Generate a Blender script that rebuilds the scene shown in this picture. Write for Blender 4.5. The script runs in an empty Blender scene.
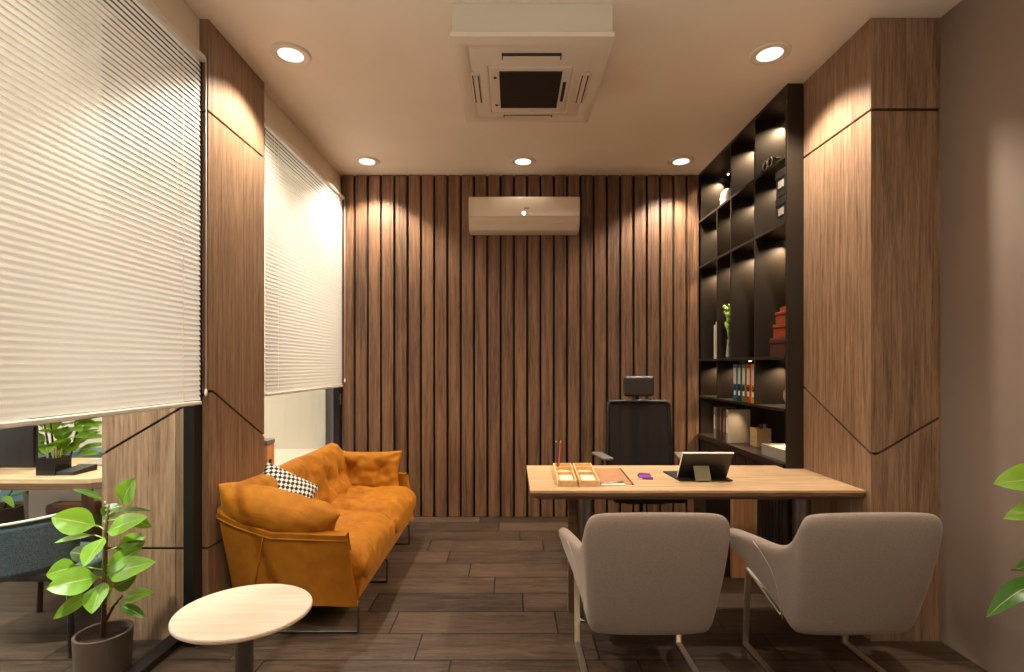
import bpy, bmesh, math, random
from mathutils import Vector, Matrix, noise

random.seed(7)
C = bpy.context.scene.collection
PI = math.pi
EYE, CEIL = 1.368, 3.10

# ------------------------------------------------------------------ helpers
def lin(r, g, b, a=1.0):
    f = lambda c: (c / 255 / 12.92) if c / 255 <= 0.04045 else ((c / 255 + 0.055) / 1.055) ** 2.4
    return (f(r), f(g), f(b), a)

def mat(name, col=(128, 128, 128), rough=0.5, metal=0.0, spec=0.5, **kw):
    m = bpy.data.materials.new(name); m.use_nodes = True
    b = m.node_tree.nodes['Principled BSDF']
    b.inputs['Base Color'].default_value = lin(*col)
    b.inputs['Roughness'].default_value = rough
    b.inputs['Metallic'].default_value = metal
    b.inputs['Specular IOR Level'].default_value = spec
    for k, v in kw.items():
        b.inputs[k.replace('_', ' ')].default_value = v
    return m

def node(m, t, **kw):
    n = m.node_tree.nodes.new(t)
    for k, v in kw.items(): setattr(n, k, v)
    return n

def link(m, a, b): m.node_tree.links.new(a, b)

def ramp(m, stops):
    r = node(m, 'ShaderNodeValToRGB'); e = r.color_ramp.elements
    while len(e) < len(stops): e.new(0.5)
    for el, (p, c) in zip(e, stops):
        el.position = p; el.color = lin(*c)
    return r

def wood(name, dark, light, grain='z', scale=1.0, rough=0.45, board=None, bump=0.15, vary=0.35):
    """Streaky timber: noise stretched along the grain axis; board=(axis, pitch, offset) gives every board its own tone."""
    m = mat(name, light, rough); b = m.node_tree.nodes['Principled BSDF']
    tc = node(m, 'ShaderNodeTexCoord'); mp = node(m, 'ShaderNodeMapping')
    link(m, tc.outputs['Object'], mp.inputs['Vector'])
    sc = [26 * scale] * 3; sc['xyz'.index(grain)] = 1.1 * scale
    mp.inputs['Scale'].default_value = sc
    vec = mp.outputs['Vector']; rnd = None
    if board:
        ax, pitch, off = board
        sp = node(m, 'ShaderNodeSeparateXYZ'); link(m, tc.outputs['Object'], sp.inputs[0])
        a = node(m, 'ShaderNodeMath', operation='SUBTRACT'); a.inputs[1].default_value = off
        link(m, sp.outputs['XYZ'.index(ax.upper())], a.inputs[0])
        d = node(m, 'ShaderNodeMath', operation='DIVIDE'); d.inputs[1].default_value = pitch
        link(m, a.outputs[0], d.inputs[0])
        fl = node(m, 'ShaderNodeMath', operation='FLOOR'); link(m, d.outputs[0], fl.inputs[0])
        wn = node(m, 'ShaderNodeTexWhiteNoise', noise_dimensions='1D'); link(m, fl.outputs[0], wn.inputs['W'])
        rnd = wn.outputs['Value']
        va = node(m, 'ShaderNodeVectorMath', operation='MULTIPLY_ADD')
        va.inputs[1].default_value = (30, 30, 30)
        link(m, wn.outputs['Color'], va.inputs[0]); link(m, vec, va.inputs[2])
        vec = va.outputs[0]
    n1 = node(m, 'ShaderNodeTexNoise'); n1.inputs['Scale'].default_value = 1.0
    n1.inputs['Detail'].default_value = 6; n1.inputs['Roughness'].default_value = 0.62
    n1.inputs['Distortion'].default_value = 0.6
    link(m, vec, n1.inputs['Vector'])
    n2 = node(m, 'ShaderNodeTexNoise'); n2.inputs['Scale'].default_value = 6.0; n2.inputs['Detail'].default_value = 3
    link(m, vec, n2.inputs['Vector'])
    mx = node(m, 'ShaderNodeMath', operation='MULTIPLY_ADD'); mx.inputs[1].default_value = 0.35
    link(m, n2.outputs['Fac'], mx.inputs[0]); 
    s0 = node(m, 'ShaderNodeMath', operation='MULTIPLY'); s0.inputs[1].default_value = 0.75
    link(m, n1.outputs['Fac'], s0.inputs[0]); link(m, s0.outputs[0], mx.inputs[2])
    fac = mx.outputs[0]
    if rnd is not None:
        v = node(m, 'ShaderNodeMath', operation='MULTIPLY_ADD'); v.inputs[1].default_value = vary; 
        link(m, rnd, v.inputs[0])
        w = node(m, 'ShaderNodeMath', operation='SUBTRACT'); w.inputs[1].default_value = vary / 2
        link(m, fac, w.inputs[0]); link(m, w.outputs[0], v.inputs[2]); fac = v.outputs[0]
    r = ramp(m, [(0.39, dark), (0.68, light)])
    link(m, fac, r.inputs[0]); link(m, r.outputs[0], b.inputs['Base Color'])
    bp = node(m, 'ShaderNodeBump'); bp.inputs['Strength'].default_value = bump; bp.inputs['Distance'].default_value = 0.002
    link(m, fac, bp.inputs['Height']); link(m, bp.outputs[0], b.inputs['Normal'])
    return m

def fabric(name, dark, light, scale=60, rough=0.9, sheen=0.0, bump=0.2, tint=(255, 255, 255)):
    m = mat(name, light, rough, spec=0.2); b = m.node_tree.nodes['Principled BSDF']
    tc = node(m, 'ShaderNodeTexCoord'); n = node(m, 'ShaderNodeTexNoise')
    n.inputs['Scale'].default_value = scale; n.inputs['Detail'].default_value = 4
    link(m, tc.outputs['Object'], n.inputs['Vector'])
    r = ramp(m, [(0.3, dark), (0.7, light)])
    link(m, n.outputs['Fac'], r.inputs[0]); link(m, r.outputs[0], b.inputs['Base Color'])
    bp = node(m, 'ShaderNodeBump'); bp.inputs['Strength'].default_value = bump; bp.inputs['Distance'].default_value = 0.002
    link(m, n.outputs['Fac'], bp.inputs['Height']); link(m, bp.outputs[0], b.inputs['Normal'])
    if sheen:
        b.inputs['Sheen Weight'].default_value = sheen; b.inputs['Sheen Roughness'].default_value = 0.35
        b.inputs['Sheen Tint'].default_value = lin(*tint)
    return m

def emit(name, col, strength):
    m = mat(name, col, 0.5); b = m.node_tree.nodes['Principled BSDF']
    b.inputs['Emission Color'].default_value = lin(*col); b.inputs['Emission Strength'].default_value = strength
    return m

def obj(name, bm, m, parent=None, smooth=False, bevel=0.0, sub=0, loc=None, rot=None, segs=2):
    me = bpy.data.meshes.new(name); bm.normal_update(); bm.to_mesh(me); bm.free()
    for x in (m if isinstance(m, (list, tuple)) else [m]): me.materials.append(x)
    o = bpy.data.objects.new(name, me); C.objects.link(o)
    if parent is not None: o.parent = parent
    if loc is not None: o.location = loc
    if rot is not None: o.rotation_euler = rot
    if smooth or bevel or sub:
        for p in me.polygons: p.use_smooth = True
    if bevel:
        md = o.modifiers.new('bevel', 'BEVEL'); md.width = bevel; md.segments = segs; md.limit_method = 'ANGLE'
        md.angle_limit = math.radians(40); md.harden_normals = True
    if sub:
        md = o.modifiers.new('sub', 'SUBSURF'); md.levels = sub; md.render_levels = sub
    return o

def thing(name, label, cat, loc=(0, 0, 0), rz=0, group=None):
    o = bpy.data.objects.new(name, None); C.objects.link(o); o.empty_display_size = 0.1
    o.location = loc; o.rotation_euler = (0, 0, rz)
    return tag(o, label, cat, group)

def tag(o, label, cat, group=None):
    o['label'] = label; o['category'] = cat
    if group: o['group'] = group
    return o

def struct(name, bm, m, parent=None, **kw):
    o = obj(name, bm, m, parent, **kw)
    if parent is None: o['kind'] = 'structure'
    return o

def copy_tree(o, parent=None):
    c = o.copy(); C.objects.link(c)
    if parent is not None: c.parent = parent
    for ch in list(o.children): copy_tree(ch, c)
    return c

def B(): return bmesh.new()

def box(bm, x0, x1, y0, y1, z0, z1, mi=0, M=None):
    vs = [bm.verts.new((x, y, z)) for x in (x0, x1) for y in (y0, y1) for z in (z0, z1)]
    if M is not None:
        for v in vs: v.co = M @ v.co
    for f in ((0, 1, 3, 2), (4, 6, 7, 5), (0, 4, 5, 1), (2, 3, 7, 6), (0, 2, 6, 4), (1, 5, 7, 3)):
        fc = bm.faces.new([vs[i] for i in f]); fc.material_index = mi
    return bm

def bx(*a, **k): return box(B(), *a, **k)

def prism(bm, pts, axis, a0, a1, mi=0):
    """Extrude a 2-D polygon along an axis. pts in the other two axes' order."""
    def mk(p, a):
        return {'x': (a, p[0], p[1]), 'y': (p[0], a, p[1]), 'z': (p[0], p[1], a)}[axis]
    lo = [bm.verts.new(mk(p, a0)) for p in pts]; hi = [bm.verts.new(mk(p, a1)) for p in pts]
    fs = [bm.faces.new(lo), bm.faces.new(hi[::-1])]
    n = len(pts)
    for i in range(n): fs.append(bm.faces.new((lo[i], hi[i], hi[(i + 1) % n], lo[(i + 1) % n])))
    for f in fs: f.material_index = mi
    bmesh.ops.recalc_face_normals(bm, faces=fs)
    return bm

def lathe(bm, prof, seg=32, c=(0, 0, 0), mi=0, sx=1, sy=1):
    """prof: (radius, z) from bottom to top; r=0 ends close it."""
    rings = []
    for r, z in prof:
        if r < 1e-6: rings.append([bm.verts.new((c[0], c[1], c[2] + z))])
        else: rings.append([bm.verts.new((c[0] + sx * r * math.cos(2 * PI * i / seg), c[1] + sy * r * math.sin(2 * PI * i / seg), c[2] + z)) for i in range(seg)])
    fs = []
    for a, b in zip(rings, rings[1:]):
        for i in range(seg):
            j = (i + 1) % seg
            if len(a) == 1 and len(b) == 1: continue
            if len(a) == 1: fs.append(bm.faces.new((a[0], b[j], b[i])))
            elif len(b) == 1: fs.append(bm.faces.new((a[i], a[j], b[0])))
            else: fs.append(bm.faces.new((a[i], a[j], b[j], b[i])))
    for f in fs: f.material_index = mi
    bmesh.ops.recalc_face_normals(bm, faces=fs)
    return bm

def tube(bm, pts, r, seg=8, mi=0, close=True):
    pts = [Vector(p) for p in pts]; n = len(pts)
    rs = r if isinstance(r, (list, tuple)) else [r] * n
    rings = []; up = None
    for i, p in enumerate(pts):
        d = ((pts[min(i + 1, n - 1)] - p).normalized() + (p - pts[max(i - 1, 0)]).normalized()).normalized()
        if up is None:
            up = Vector((0, 0, 1)) if abs(d.z) < 0.9 else Vector((1, 0, 0))
        a = d.cross(up).normalized(); b = a.cross(d).normalized(); up = b
        rings.append([bm.verts.new(p + (a * math.cos(2 * PI * k / seg) + b * math.sin(2 * PI * k / seg)) * rs[i]) for k in range(seg)])
    fs = []
    for A, D in zip(rings, rings[1:]):
        for k in range(seg): fs.append(bm.faces.new((A[k], A[(k + 1) % seg], D[(k + 1) % seg], D[k])))
    if close: fs += [bm.faces.new(rings[0][::-1]), bm.faces.new(rings[-1])]
    for f in fs: f.material_index = mi
    bmesh.ops.recalc_face_normals(bm, faces=fs)
    return bm

def bar(bm, p, q, w, t, side=(1, 0, 0), mi=0):
    """Flat bar from p to q, width w along `side`, thickness t across."""
    p, q = Vector(p), Vector(q); d = (q - p).normalized(); s = Vector(side)
    s = (s - d * s.dot(d)).normalized(); n = d.cross(s)
    c = [s * w / 2 * i + n * t / 2 * j for i, j in ((-1, -1), (1, -1), (1, 1), (-1, 1))]
    a = [bm.verts.new(p + v) for v in c]; b = [bm.verts.new(q + v) for v in c]
    fs = [bm.faces.new(a[::-1]), bm.faces.new(b)] + [bm.faces.new((a[i], a[(i + 1) % 4], b[(i + 1) % 4], b[i])) for i in range(4)]
    for f in fs: f.material_index = mi
    bmesh.ops.recalc_face_normals(bm, faces=fs)
    return bm

def at(px, py, d):
    """The point that a measured pixel shows at depth d (measuring aid; camera looks along +Y from eye height)."""
    return Vector(((px - 512) / 512 * d, d, EYE - (py - 366) / 512 * d))

# ------------------------------------------------------------------ materials
SLAT = 0.1202
M_slat = wood('slat_wood', (68, 47, 33), (138, 100, 70), 'z', 1.3, 0.5, board=('x', SLAT, -1.55), vary=0.08)
M_clad = wood('cladding_wood', (108, 82, 62), (168, 136, 108), 'z', 2.2, 0.42, vary=0)
M_dark = mat('black_backing', (18, 15, 13), 0.6)
M_black = mat('black_laminate', (40, 33, 26), 0.36)
M_ceil = fabric('ceiling_paint', (234, 222, 206), (238, 227, 212), 3, 0.9, bump=0.02)
M_taupe = fabric('taupe_paint', (142, 126, 115), (150, 133, 122), 2, 0.7, bump=0.03)
M_cream = fabric('cream_paint', (232, 222, 206), (238, 228, 212), 2, 0.8, bump=0.02)
M_blind = mat('blind_white', (236, 230, 224), 0.45)
M_rail = mat('rail_white', (235, 228, 216), 0.35)
M_white = mat('white_plastic', (226, 214, 198), 0.35)
M_gloss = mat('gloss_plastic', (226, 210, 190), 0.15)
M_chrome = mat('brushed_metal', (225, 216, 204), 0.3, 1.0)
M_steel = mat('dark_steel', (120, 114, 108), 0.35, 1.0)
M_frame = mat('window_frame_dark', (26, 24, 22), 0.35)
M_desk = wood('desk_wood', (178, 138, 98), (232, 200, 158), 'x', 1.6, 0.35, vary=0, bump=0.08)
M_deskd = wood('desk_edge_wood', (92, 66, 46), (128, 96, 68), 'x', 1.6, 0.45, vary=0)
M_table = wood('ash_wood', (206, 184, 164), (226, 206, 188), 'x', 1.4, 0.4, vary=0, bump=0.05)
M_tray = wood('tray_wood', (214, 172, 118), (238, 204, 152), 'y', 2.5, 0.5, vary=0, bump=0.05)
M_orange = fabric('orange_velvet', (152, 93, 14), (178, 112, 22), 14, 0.7, 0.25, 0.1, (255, 190, 110))
# soft folds in the velvet
b = M_orange.node_tree.nodes['Principled BSDF']; tc = node(M_orange, 'ShaderNodeTexCoord')
mpv = node(M_orange, 'ShaderNodeMapping'); mpv.inputs['Scale'].default_value = (5, 16, 7); link(M_orange, tc.outputs['Object'], mpv.inputs[0])
nf = node(M_orange, 'ShaderNodeTexNoise'); nf.inputs['Scale'].default_value = 1.0; nf.inputs['Detail'].default_value = 2; nf.inputs['Distortion'].default_value = 1.5
link(M_orange, mpv.outputs[0], nf.inputs['Vector'])
bf = node(M_orange, 'ShaderNodeBump'); bf.inputs['Strength'].default_value = 0.55; bf.inputs['Distance'].default_value = 0.012
link(M_orange, nf.outputs['Fac'], bf.inputs['Height']); link(M_orange, bf.outputs[0], b.inputs['Normal'])
M_shell = fabric('orange_velvet_taut', (146, 88, 14), (168, 104, 22), 14, 0.75, 0.2, 0.1, (255, 190, 110))
M_grey = fabric('chair_fabric', (140, 126, 118), (154, 140, 131), 180, 0.95, 0.3, 0.25, (255, 240, 225))
M_leaf = mat('leaf_green', (108, 158, 44), 0.35)
M_leafd = mat('leaf_dark_green', (70, 120, 36), 0.35)
M_stem = mat('stem_brown', (92, 58, 40), 0.7)
M_soil = fabric('soil', (34, 24, 18), (54, 40, 30), 80, 1.0, bump=1.0)
M_pot = mat('pot_brown', (84, 66, 54), 0.6)

# leaves: a pale rib, a little translucency
for m in (M_leaf, M_leafd):
    b = m.node_tree.nodes['Principled BSDF']; nt = m.node_tree
    uv = node(m, 'ShaderNodeUVMap'); sp = node(m, 'ShaderNodeSeparateXYZ'); link(m, uv.outputs[0], sp.inputs[0])
    a = node(m, 'ShaderNodeMath', operation='ABSOLUTE'); link(m, sp.outputs[0], a.inputs[0])
    base = (122, 168, 46) if m is M_leaf else (44, 92, 26)
    r = ramp(m, [(0.0, (205, 226, 140)), (0.06, base), (1.0, tuple(min(255, int(c * 1.12)) for c in base))])
    link(m, a.outputs[0], r.inputs[0]); link(m, r.outputs[0], b.inputs['Base Color'])
    tr = node(m, 'ShaderNodeBsdfTranslucent'); tr.inputs[0].default_value = lin(170, 210, 50)
    mix = node(m, 'ShaderNodeMixShader'); mix.inputs[0].default_value = 0.3
    out = [n for n in nt.nodes if n.type == 'OUTPUT_MATERIAL'][0]
    link(m, b.outputs[0], mix.inputs[1]); link(m, tr.outputs[0], mix.inputs[2]); link(m, mix.outputs[0], out.inputs[0])

# blind slats let some light through
def translucent(m, col, f):
    tr = node(m, 'ShaderNodeBsdfTranslucent'); tr.inputs[0].default_value = lin(*col)
    mix = node(m, 'ShaderNodeMixShader'); mix.inputs[0].default_value = f
    out = [n for n in m.node_tree.nodes if n.type == 'OUTPUT_MATERIAL'][0]
    link(m, m.node_tree.nodes['Principled BSDF'].outputs[0], mix.inputs[1]); link(m, tr.outputs[0], mix.inputs[2]); link(m, mix.outputs[0], out.inputs[0])
translucent(M_blind, (245, 240, 232), 0.35)

def glass_mat(name, tint=(245, 248, 246), ior=1.5):
    m = bpy.data.materials.new(name); m.use_nodes = True; nt = m.node_tree; nt.nodes.clear()
    out = node(m, 'ShaderNodeOutputMaterial'); t = node(m, 'ShaderNodeBsdfTransparent'); t.inputs[0].default_value = lin(*tint)
    g = node(m, 'ShaderNodeBsdfGlossy'); g.inputs['Roughness'].default_value = 0.0
    # thin-pane reflectance (Schlick), the same from both faces
    ge = node(m, 'ShaderNodeNewGeometry'); dt = node(m, 'ShaderNodeVectorMath', operation='DOT_PRODUCT')
    link(m, ge.outputs['Normal'], dt.inputs[0]); link(m, ge.outputs['Incoming'], dt.inputs[1])
    ab = node(m, 'ShaderNodeMath', operation='ABSOLUTE'); link(m, dt.outputs['Value'], ab.inputs[0])
    om = node(m, 'ShaderNodeMath', operation='SUBTRACT'); om.inputs[0].default_value = 1.0; link(m, ab.outputs[0], om.inputs[1])
    pw = node(m, 'ShaderNodeMath', operation='POWER'); link(m, om.outputs[0], pw.inputs[0]); pw.inputs[1].default_value = 5.0
    f = node(m, 'ShaderNodeMath', operation='MULTIPLY_ADD'); link(m, pw.outputs[0], f.inputs[0]); f.inputs[1].default_value = 0.96; f.inputs[2].default_value = 0.04
    mx = node(m, 'ShaderNodeMixShader')
    link(m, f.outputs[0], mx.inputs[0]); link(m, t.outputs[0], mx.inputs[1]); link(m, g.outputs[0], mx.inputs[2]); link(m, mx.outputs[0], out.inputs[0])
    return m
M_glass = glass_mat('window_glass')

def mesh_mat(name, col, open_):
    m = mat(name, col, 0.8); t = node(m, 'ShaderNodeBsdfTransparent'); mx = node(m, 'ShaderNodeMixShader')
    mx.inputs[0].default_value = open_
    out = [n for n in m.node_tree.nodes if n.type == 'OUTPUT_MATERIAL'][0]
    link(m, m.node_tree.nodes['Principled BSDF'].outputs[0], mx.inputs[1]); link(m, t.outputs[0], mx.inputs[2]); link(m, mx.outputs[0], out.inputs[0])
    return m
M_mesh = mesh_mat('mesh_back', (7, 7, 7), 0.07)

# floor planks: rows across the room, each row shifted by a fifth of a plank
def floor_mat():
    m = mat('plank_floor', (90, 72, 58), 0.42); b = m.node_tree.nodes['Principled BSDF']
    tc = node(m, 'ShaderNodeTexCoord'); sp = node(m, 'ShaderNodeSeparateXYZ'); link(m, tc.outputs['Object'], sp.inputs[0])
    def ma(op, a, v=None, c=None):
        n = node(m, 'ShaderNodeMath', operation=op)
        for i, x in enumerate((a, v, c)):
            if x is None: continue
            if hasattr(x, 'is_linked'): link(m, x, n.inputs[i])
            else: n.inputs[i].default_value = x
        return n.outputs[0]
    RW, PL = 0.2335, 0.865
    v = ma('DIVIDE', ma('SUBTRACT', sp.outputs[1], 2.382), RW)
    row = ma('FLOOR', v); fv = ma('SUBTRACT', v, row)
    u = ma('DIVIDE', ma('ADD', ma('MULTIPLY_ADD', row, 0.173, sp.outputs[0]), 0.456), PL)
    colu = ma('FLOOR', u); fu = ma('SUBTRACT', u, colu)
    dv = ma('MULTIPLY', ma('MINIMUM', fv, ma('SUBTRACT', 1.0, fv)), RW)
    du = ma('MULTIPLY', ma('MINIMUM', fu, ma('SUBTRACT', 1.0, fu)), PL)
    dist = ma('MINIMUM', dv, du)
    gap = ma('LESS_THAN', dist, 0.0042)
    cb = node(m, 'ShaderNodeCombineXYZ'); link(m, row, cb.inputs[0]); link(m, colu, cb.inputs[1])
    wn = node(m, 'ShaderNodeTexWhiteNoise', noise_dimensions='2D'); link(m, cb.outputs[0], wn.inputs['Vector'])
    mp = node(m, 'ShaderNodeMapping'); link(m, tc.outputs['Object'], mp.inputs['Vector']); mp.inputs['Scale'].default_value = (4, 40, 1)
    va = node(m, 'ShaderNodeVectorMath', operation='MULTIPLY_ADD'); va.inputs[1].default_value = (20, 20, 20)
    link(m, wn.outputs['Color'], va.inputs[0]); link(m, mp.outputs[0], va.inputs[2])
    n1 = node(m, 'ShaderNodeTexNoise'); n1.inputs['Scale'].default_value = 1; n1.inputs['Detail'].default_value = 8; n1.inputs['Roughness'].default_value = 0.7
    n1.inputs['Distortion'].default_value = 1.2
    link(m, va.outputs[0], n1.inputs['Vector'])
    fac = ma('MULTIPLY_ADD', wn.outputs['Value'], 0.2, ma('SUBTRACT', n1.outputs['Fac'], 0.1))
    r = ramp(m, [(0.35, (42, 32, 25)), (0.70, (98, 78, 61))]); link(m, fac, r.inputs[0])
    mx = node(m, 'ShaderNodeMix', data_type='RGBA'); link(m, gap, mx.inputs[0]); link(m, r.outputs[0], mx.inputs[6]); mx.inputs[7].default_value = lin(14, 11, 9)
    link(m, mx.outputs[2], b.inputs['Base Color'])
    bp = node(m, 'ShaderNodeBump'); bp.inputs['Strength'].default_value = 0.35; bp.inputs['Distance'].default_value = 0.002
    link(m, ma('SUBTRACT', fac, gap), bp.inputs['Height']); link(m, bp.outputs[0], b.inputs['Normal'])
    rr = ma('MULTIPLY_ADD', n1.outputs['Fac'], 0.25, 0.36); link(m, rr, b.inputs['Roughness'])
    return m
M_floor = floor_mat()

def hound_mat():
    m = mat('houndstooth', (200, 195, 185), 0.9); b = m.node_tree.nodes['Principled BSDF']
    tc = node(m, 'ShaderNodeTexCoord'); mp = node(m, 'ShaderNodeMapping'); link(m, tc.outputs['Object'], mp.inputs[0])
    mp.inputs['Rotation'].default_value = (0, 0, 0.5)
    ch = node(m, 'ShaderNodeTexChecker'); ch.inputs['Scale'].default_value = 58
    ch.inputs['Color1'].default_value = lin(225, 218, 206); ch.inputs['Color2'].default_value = lin(38, 38, 50)
    mp.inputs['Scale'].default_value = (1.0, 0.8, 0.001)
    link(m, mp.outputs[0], ch.inputs['Vector']); link(m, ch.outputs[0], b.inputs['Base Color'])
    return m
M_hound = hound_mat()

# ------------------------------------------------------------------ the setting
struct('floor', bx(-7, 2.3, -2.2, 9, -0.1, 0), M_floor)
struct('ceiling', bx(-7, 2.3, -2.2, 9, CEIL, CEIL + 0.1), M_ceil)
struct('wall_right', bx(2.131, 2.25, -2.2, 4.9, 0, CEIL), M_taupe)
w = struct('wall_back', bx(-1.56, 2.131, 4.668, 4.80, 0, CEIL), M_dark)
bm = B()
n = 27
for i in range(n):
    x0 = -1.545 + i * SLAT
    box(bm, x0 + 0.0105, x0 + SLAT - 0.0105, 4.632, 4.667, 0.004, CEIL - 0.003)
struct('slat_panel', bm, M_slat, w, bevel=0.002)

# wooden cladding: panels on a dark core, thin shadow gaps between panels
G = 0.007
bm = bx(-2.04, -1.53, 2.57, 3.13, 0, CEIL, mi=1)
zf = lambda x: 0.929 + (x + 2.042) * (1.240 - 0.929) / 0.526
for lo, hi in (((0, 0), (0.457 - G, 0.457 - G)), ((0.457 + G,) * 2, (zf(-2.047) - G, zf(-1.53) - G)),
               ((zf(-2.047) + G, zf(-1.53) + G), (2.641 - G,) * 2), ((2.641 + G,) * 2, (CEIL,) * 2)):
    prism(bm, [(-2.047, lo[0]), (-1.53, lo[1]), (-1.53, hi[1]), (-2.047, hi[0])], 'y', 2.556, 2.57)
P = [2.556, 2.594, 3.133]
for lo, hi in (((0, 0, 0), (0.457 - G,) * 3), ((0.457 + G,) * 3, (1.240 - G, 1.240 - G, 0.942 - G)),
               ((1.240 + G, 1.240 + G, 0.942 + G), (2.641 - G,) * 3), ((2.641 + G,) * 3, (CEIL,) * 3)):
    prism(bm, [(P[i], lo[i]) for i in range(3)] + [(P[i], hi[i]) for i in (2, 1, 0)], 'x', -1.53, -1.516)
struct('wall_left', bm, [M_clad, M_dark])
bm = bx(1.799, 2.131, 2.56, 3.133, 0, CEIL, mi=1)
X = [1.799, 1.822, 2.131]
for lo, hi in (((0,) * 3, (0.931 - G, 0.931 - G, 1.114 - G)), ((0.931 + G, 0.931 + G, 1.114 + G), (2.643 - G,) * 3), ((2.643 + G,) * 3, (CEIL,) * 3)):
    prism(bm, [(X[i], lo[i]) for i in range(3)] + [(X[i], hi[i]) for i in (2, 1, 0)], 'y', 2.546, 2.56)
for lo, hi in (((0,) * 2, (0.931 - G, 1.239 - G)), ((0.931 + G, 1.239 + G), (2.643 - G,) * 2), ((2.643 + G,) * 2, (CEIL,) * 2)):
    prism(bm, [(2.546, lo[0]), (3.133, lo[1]), (3.133, hi[1]), (2.546, hi[0])], 'x', 1.785, 1.799)
struct('wall_right_column', bm, [M_clad, M_dark])
# lintels over the windows, the low wall and sill under the far window
struct('trim_1', bx(-1.72, -1.56, -2.2, 2.556, 2.93, CEIL), M_cream)
struct('trim_2', bx(-1.72, -1.555, 3.133, 4.668, 2.93, CEIL), M_cream)
struct('trim_3', bx(-1.72, -1.53, 3.133, 4.64, 0, 0.58), M_cream)
struct('trim_4', bx(-1.72, -1.51, 3.133, 4.64, 0.58, 0.60), M_rail, bevel=0.004)
# windows: dark aluminium frames with a glass pane each
def window(name, y0, y1, z0, z1, y_post0, y_post1):
    bm = B()
    box(bm, -1.70, -1.62, y0, y1, z0, z0 + 0.035); box(bm, -1.70, -1.62, y0, y1, z1 - 0.05, z1)
    box(bm, -1.60, -1.545, y_post0, y_post1, z0, z1)
    w = struct(name, bm, M_frame, bevel=0.003)
    obj('pane', bx(-1.682, -1.676, y0, y1, z0 + 0.03, z1 - 0.04), M_glass, w)
    return w
w1 = window('window_1', -2.2, 2.556, 0, 2.93, 2.49, 2.555)
obj('frame_lock', bx(-1.548, -1.535, 2.505, 2.52, 1.30, 1.42), M_steel, w1, bevel=0.003)
w2 = window('window_2', 3.133, 4.668, 0.60, 2.93, 4.58, 4.638)
obj('frame_lock', bx(-1.548, -1.538, 4.59, 4.61, 1.02, 1.12), M_chrome, w2, bevel=0.003)
# the neighbouring office: far walls, a white ledge beyond the far window
struct('wall_neighbour_back', bx(-7, -1.72, 4.72, 4.85, 0, CEIL), M_cream)
struct('wall_neighbour_left', bx(-7, -6.9, -2.2, 4.85, 0, CEIL), M_cream)
struct('trim_5', bx(-3.4, -1.74, 3.6, 4.72, 0, 0.605), M_cream, bevel=0.004)

# ------------------------------------------------------------------ venetian blinds
def blind(label, y0, y1, name='venetian_blind'):
    t = thing(name, label, 'blind', (-1.50, y0, 2.88))
    zt, zb = 2.865, 1.192
    # head rail
    obj('head_rail', bx(-1.545, -1.503, y0 - 0.02, y1 + 0.03, 2.862, 2.896), M_rail, None, bevel=0.014)
    hr = bpy.data.objects[-1] if False else C.objects[-1]
    bm = B(); ch = 0.030; a = math.radians(67); pitch = 0.0243
    k = 0; z = zt - 0.02
    while z > zb + 0.012:
        # slat section: low edge in the room, high edge towards the glass, slightly crowned
        pts = []
        for s in (-0.5, -0.2, 0.2, 0.5):
            u = s * ch; c = 0.0022 * (1 - (2 * s) ** 2)
            pts.append((-1.526 - u * math.cos(a) + c * math.sin(a), z + u * math.sin(a) + c * math.cos(a)))
        lo = [bm.verts.new((p[0], y0, p[1])) for p in pts]; hi = [bm.verts.new((p[0], y1, p[1])) for p in pts]
        for i in range(3): bm.faces.new((lo[i], lo[i + 1], hi[i + 1], hi[i]))
        z -= pitch
    sl = obj('slats', bm, M_blind, smooth=True)
    br = obj('bottom_rail', bx(-1.54, -1.512, y0, y1, zb - 0.012, zb + 0.006), M_rail, bevel=0.004)
    parts = [hr, sl, br]
    L = y1 - y0; nc = 3 if L > 1.8 else 2
    for i in range(nc):
        yy = y1 - 0.14 - i * (L - 0.3) / (nc - 1)
        bm = B(); bar(bm, (-1.5145, yy, zb), (-1.5145, yy, zt), 0.0045, 0.001, (0, 1, 0)); bar(bm, (-1.540, yy, zb), (-1.540, yy, zt), 0.004, 0.001, (0, 1, 0))
        parts.append(obj('ladder_tape', bm, M_rail))
    bm = B(); tube(bm, [(-1.505, y1 + 0.018, 2.87), (-1.505, y1 + 0.02, 1.9), (-1.505, y1 + 0.018, zb + 0.06)], 0.0022, 6)
    lathe(bm, [(0, -0.02), (0.006, -0.016), (0.0075, 0.0), (0.004, 0.018), (0, 0.02)], 10, (-1.505, y1 + 0.018, zb + 0.045))
    parts.append(obj('pull_cord', bm, M_rail, smooth=True))
    for p in parts:
        p.parent = t; p.location = (-t.location[0], -t.location[1], -t.location[2])
    return t
blind('large white venetian blind in the foreground window left of the wooden pillar', 0.2, 2.50)
blind('white venetian blind over the far window behind the orange sofa', 3.16, 4.59)

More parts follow.
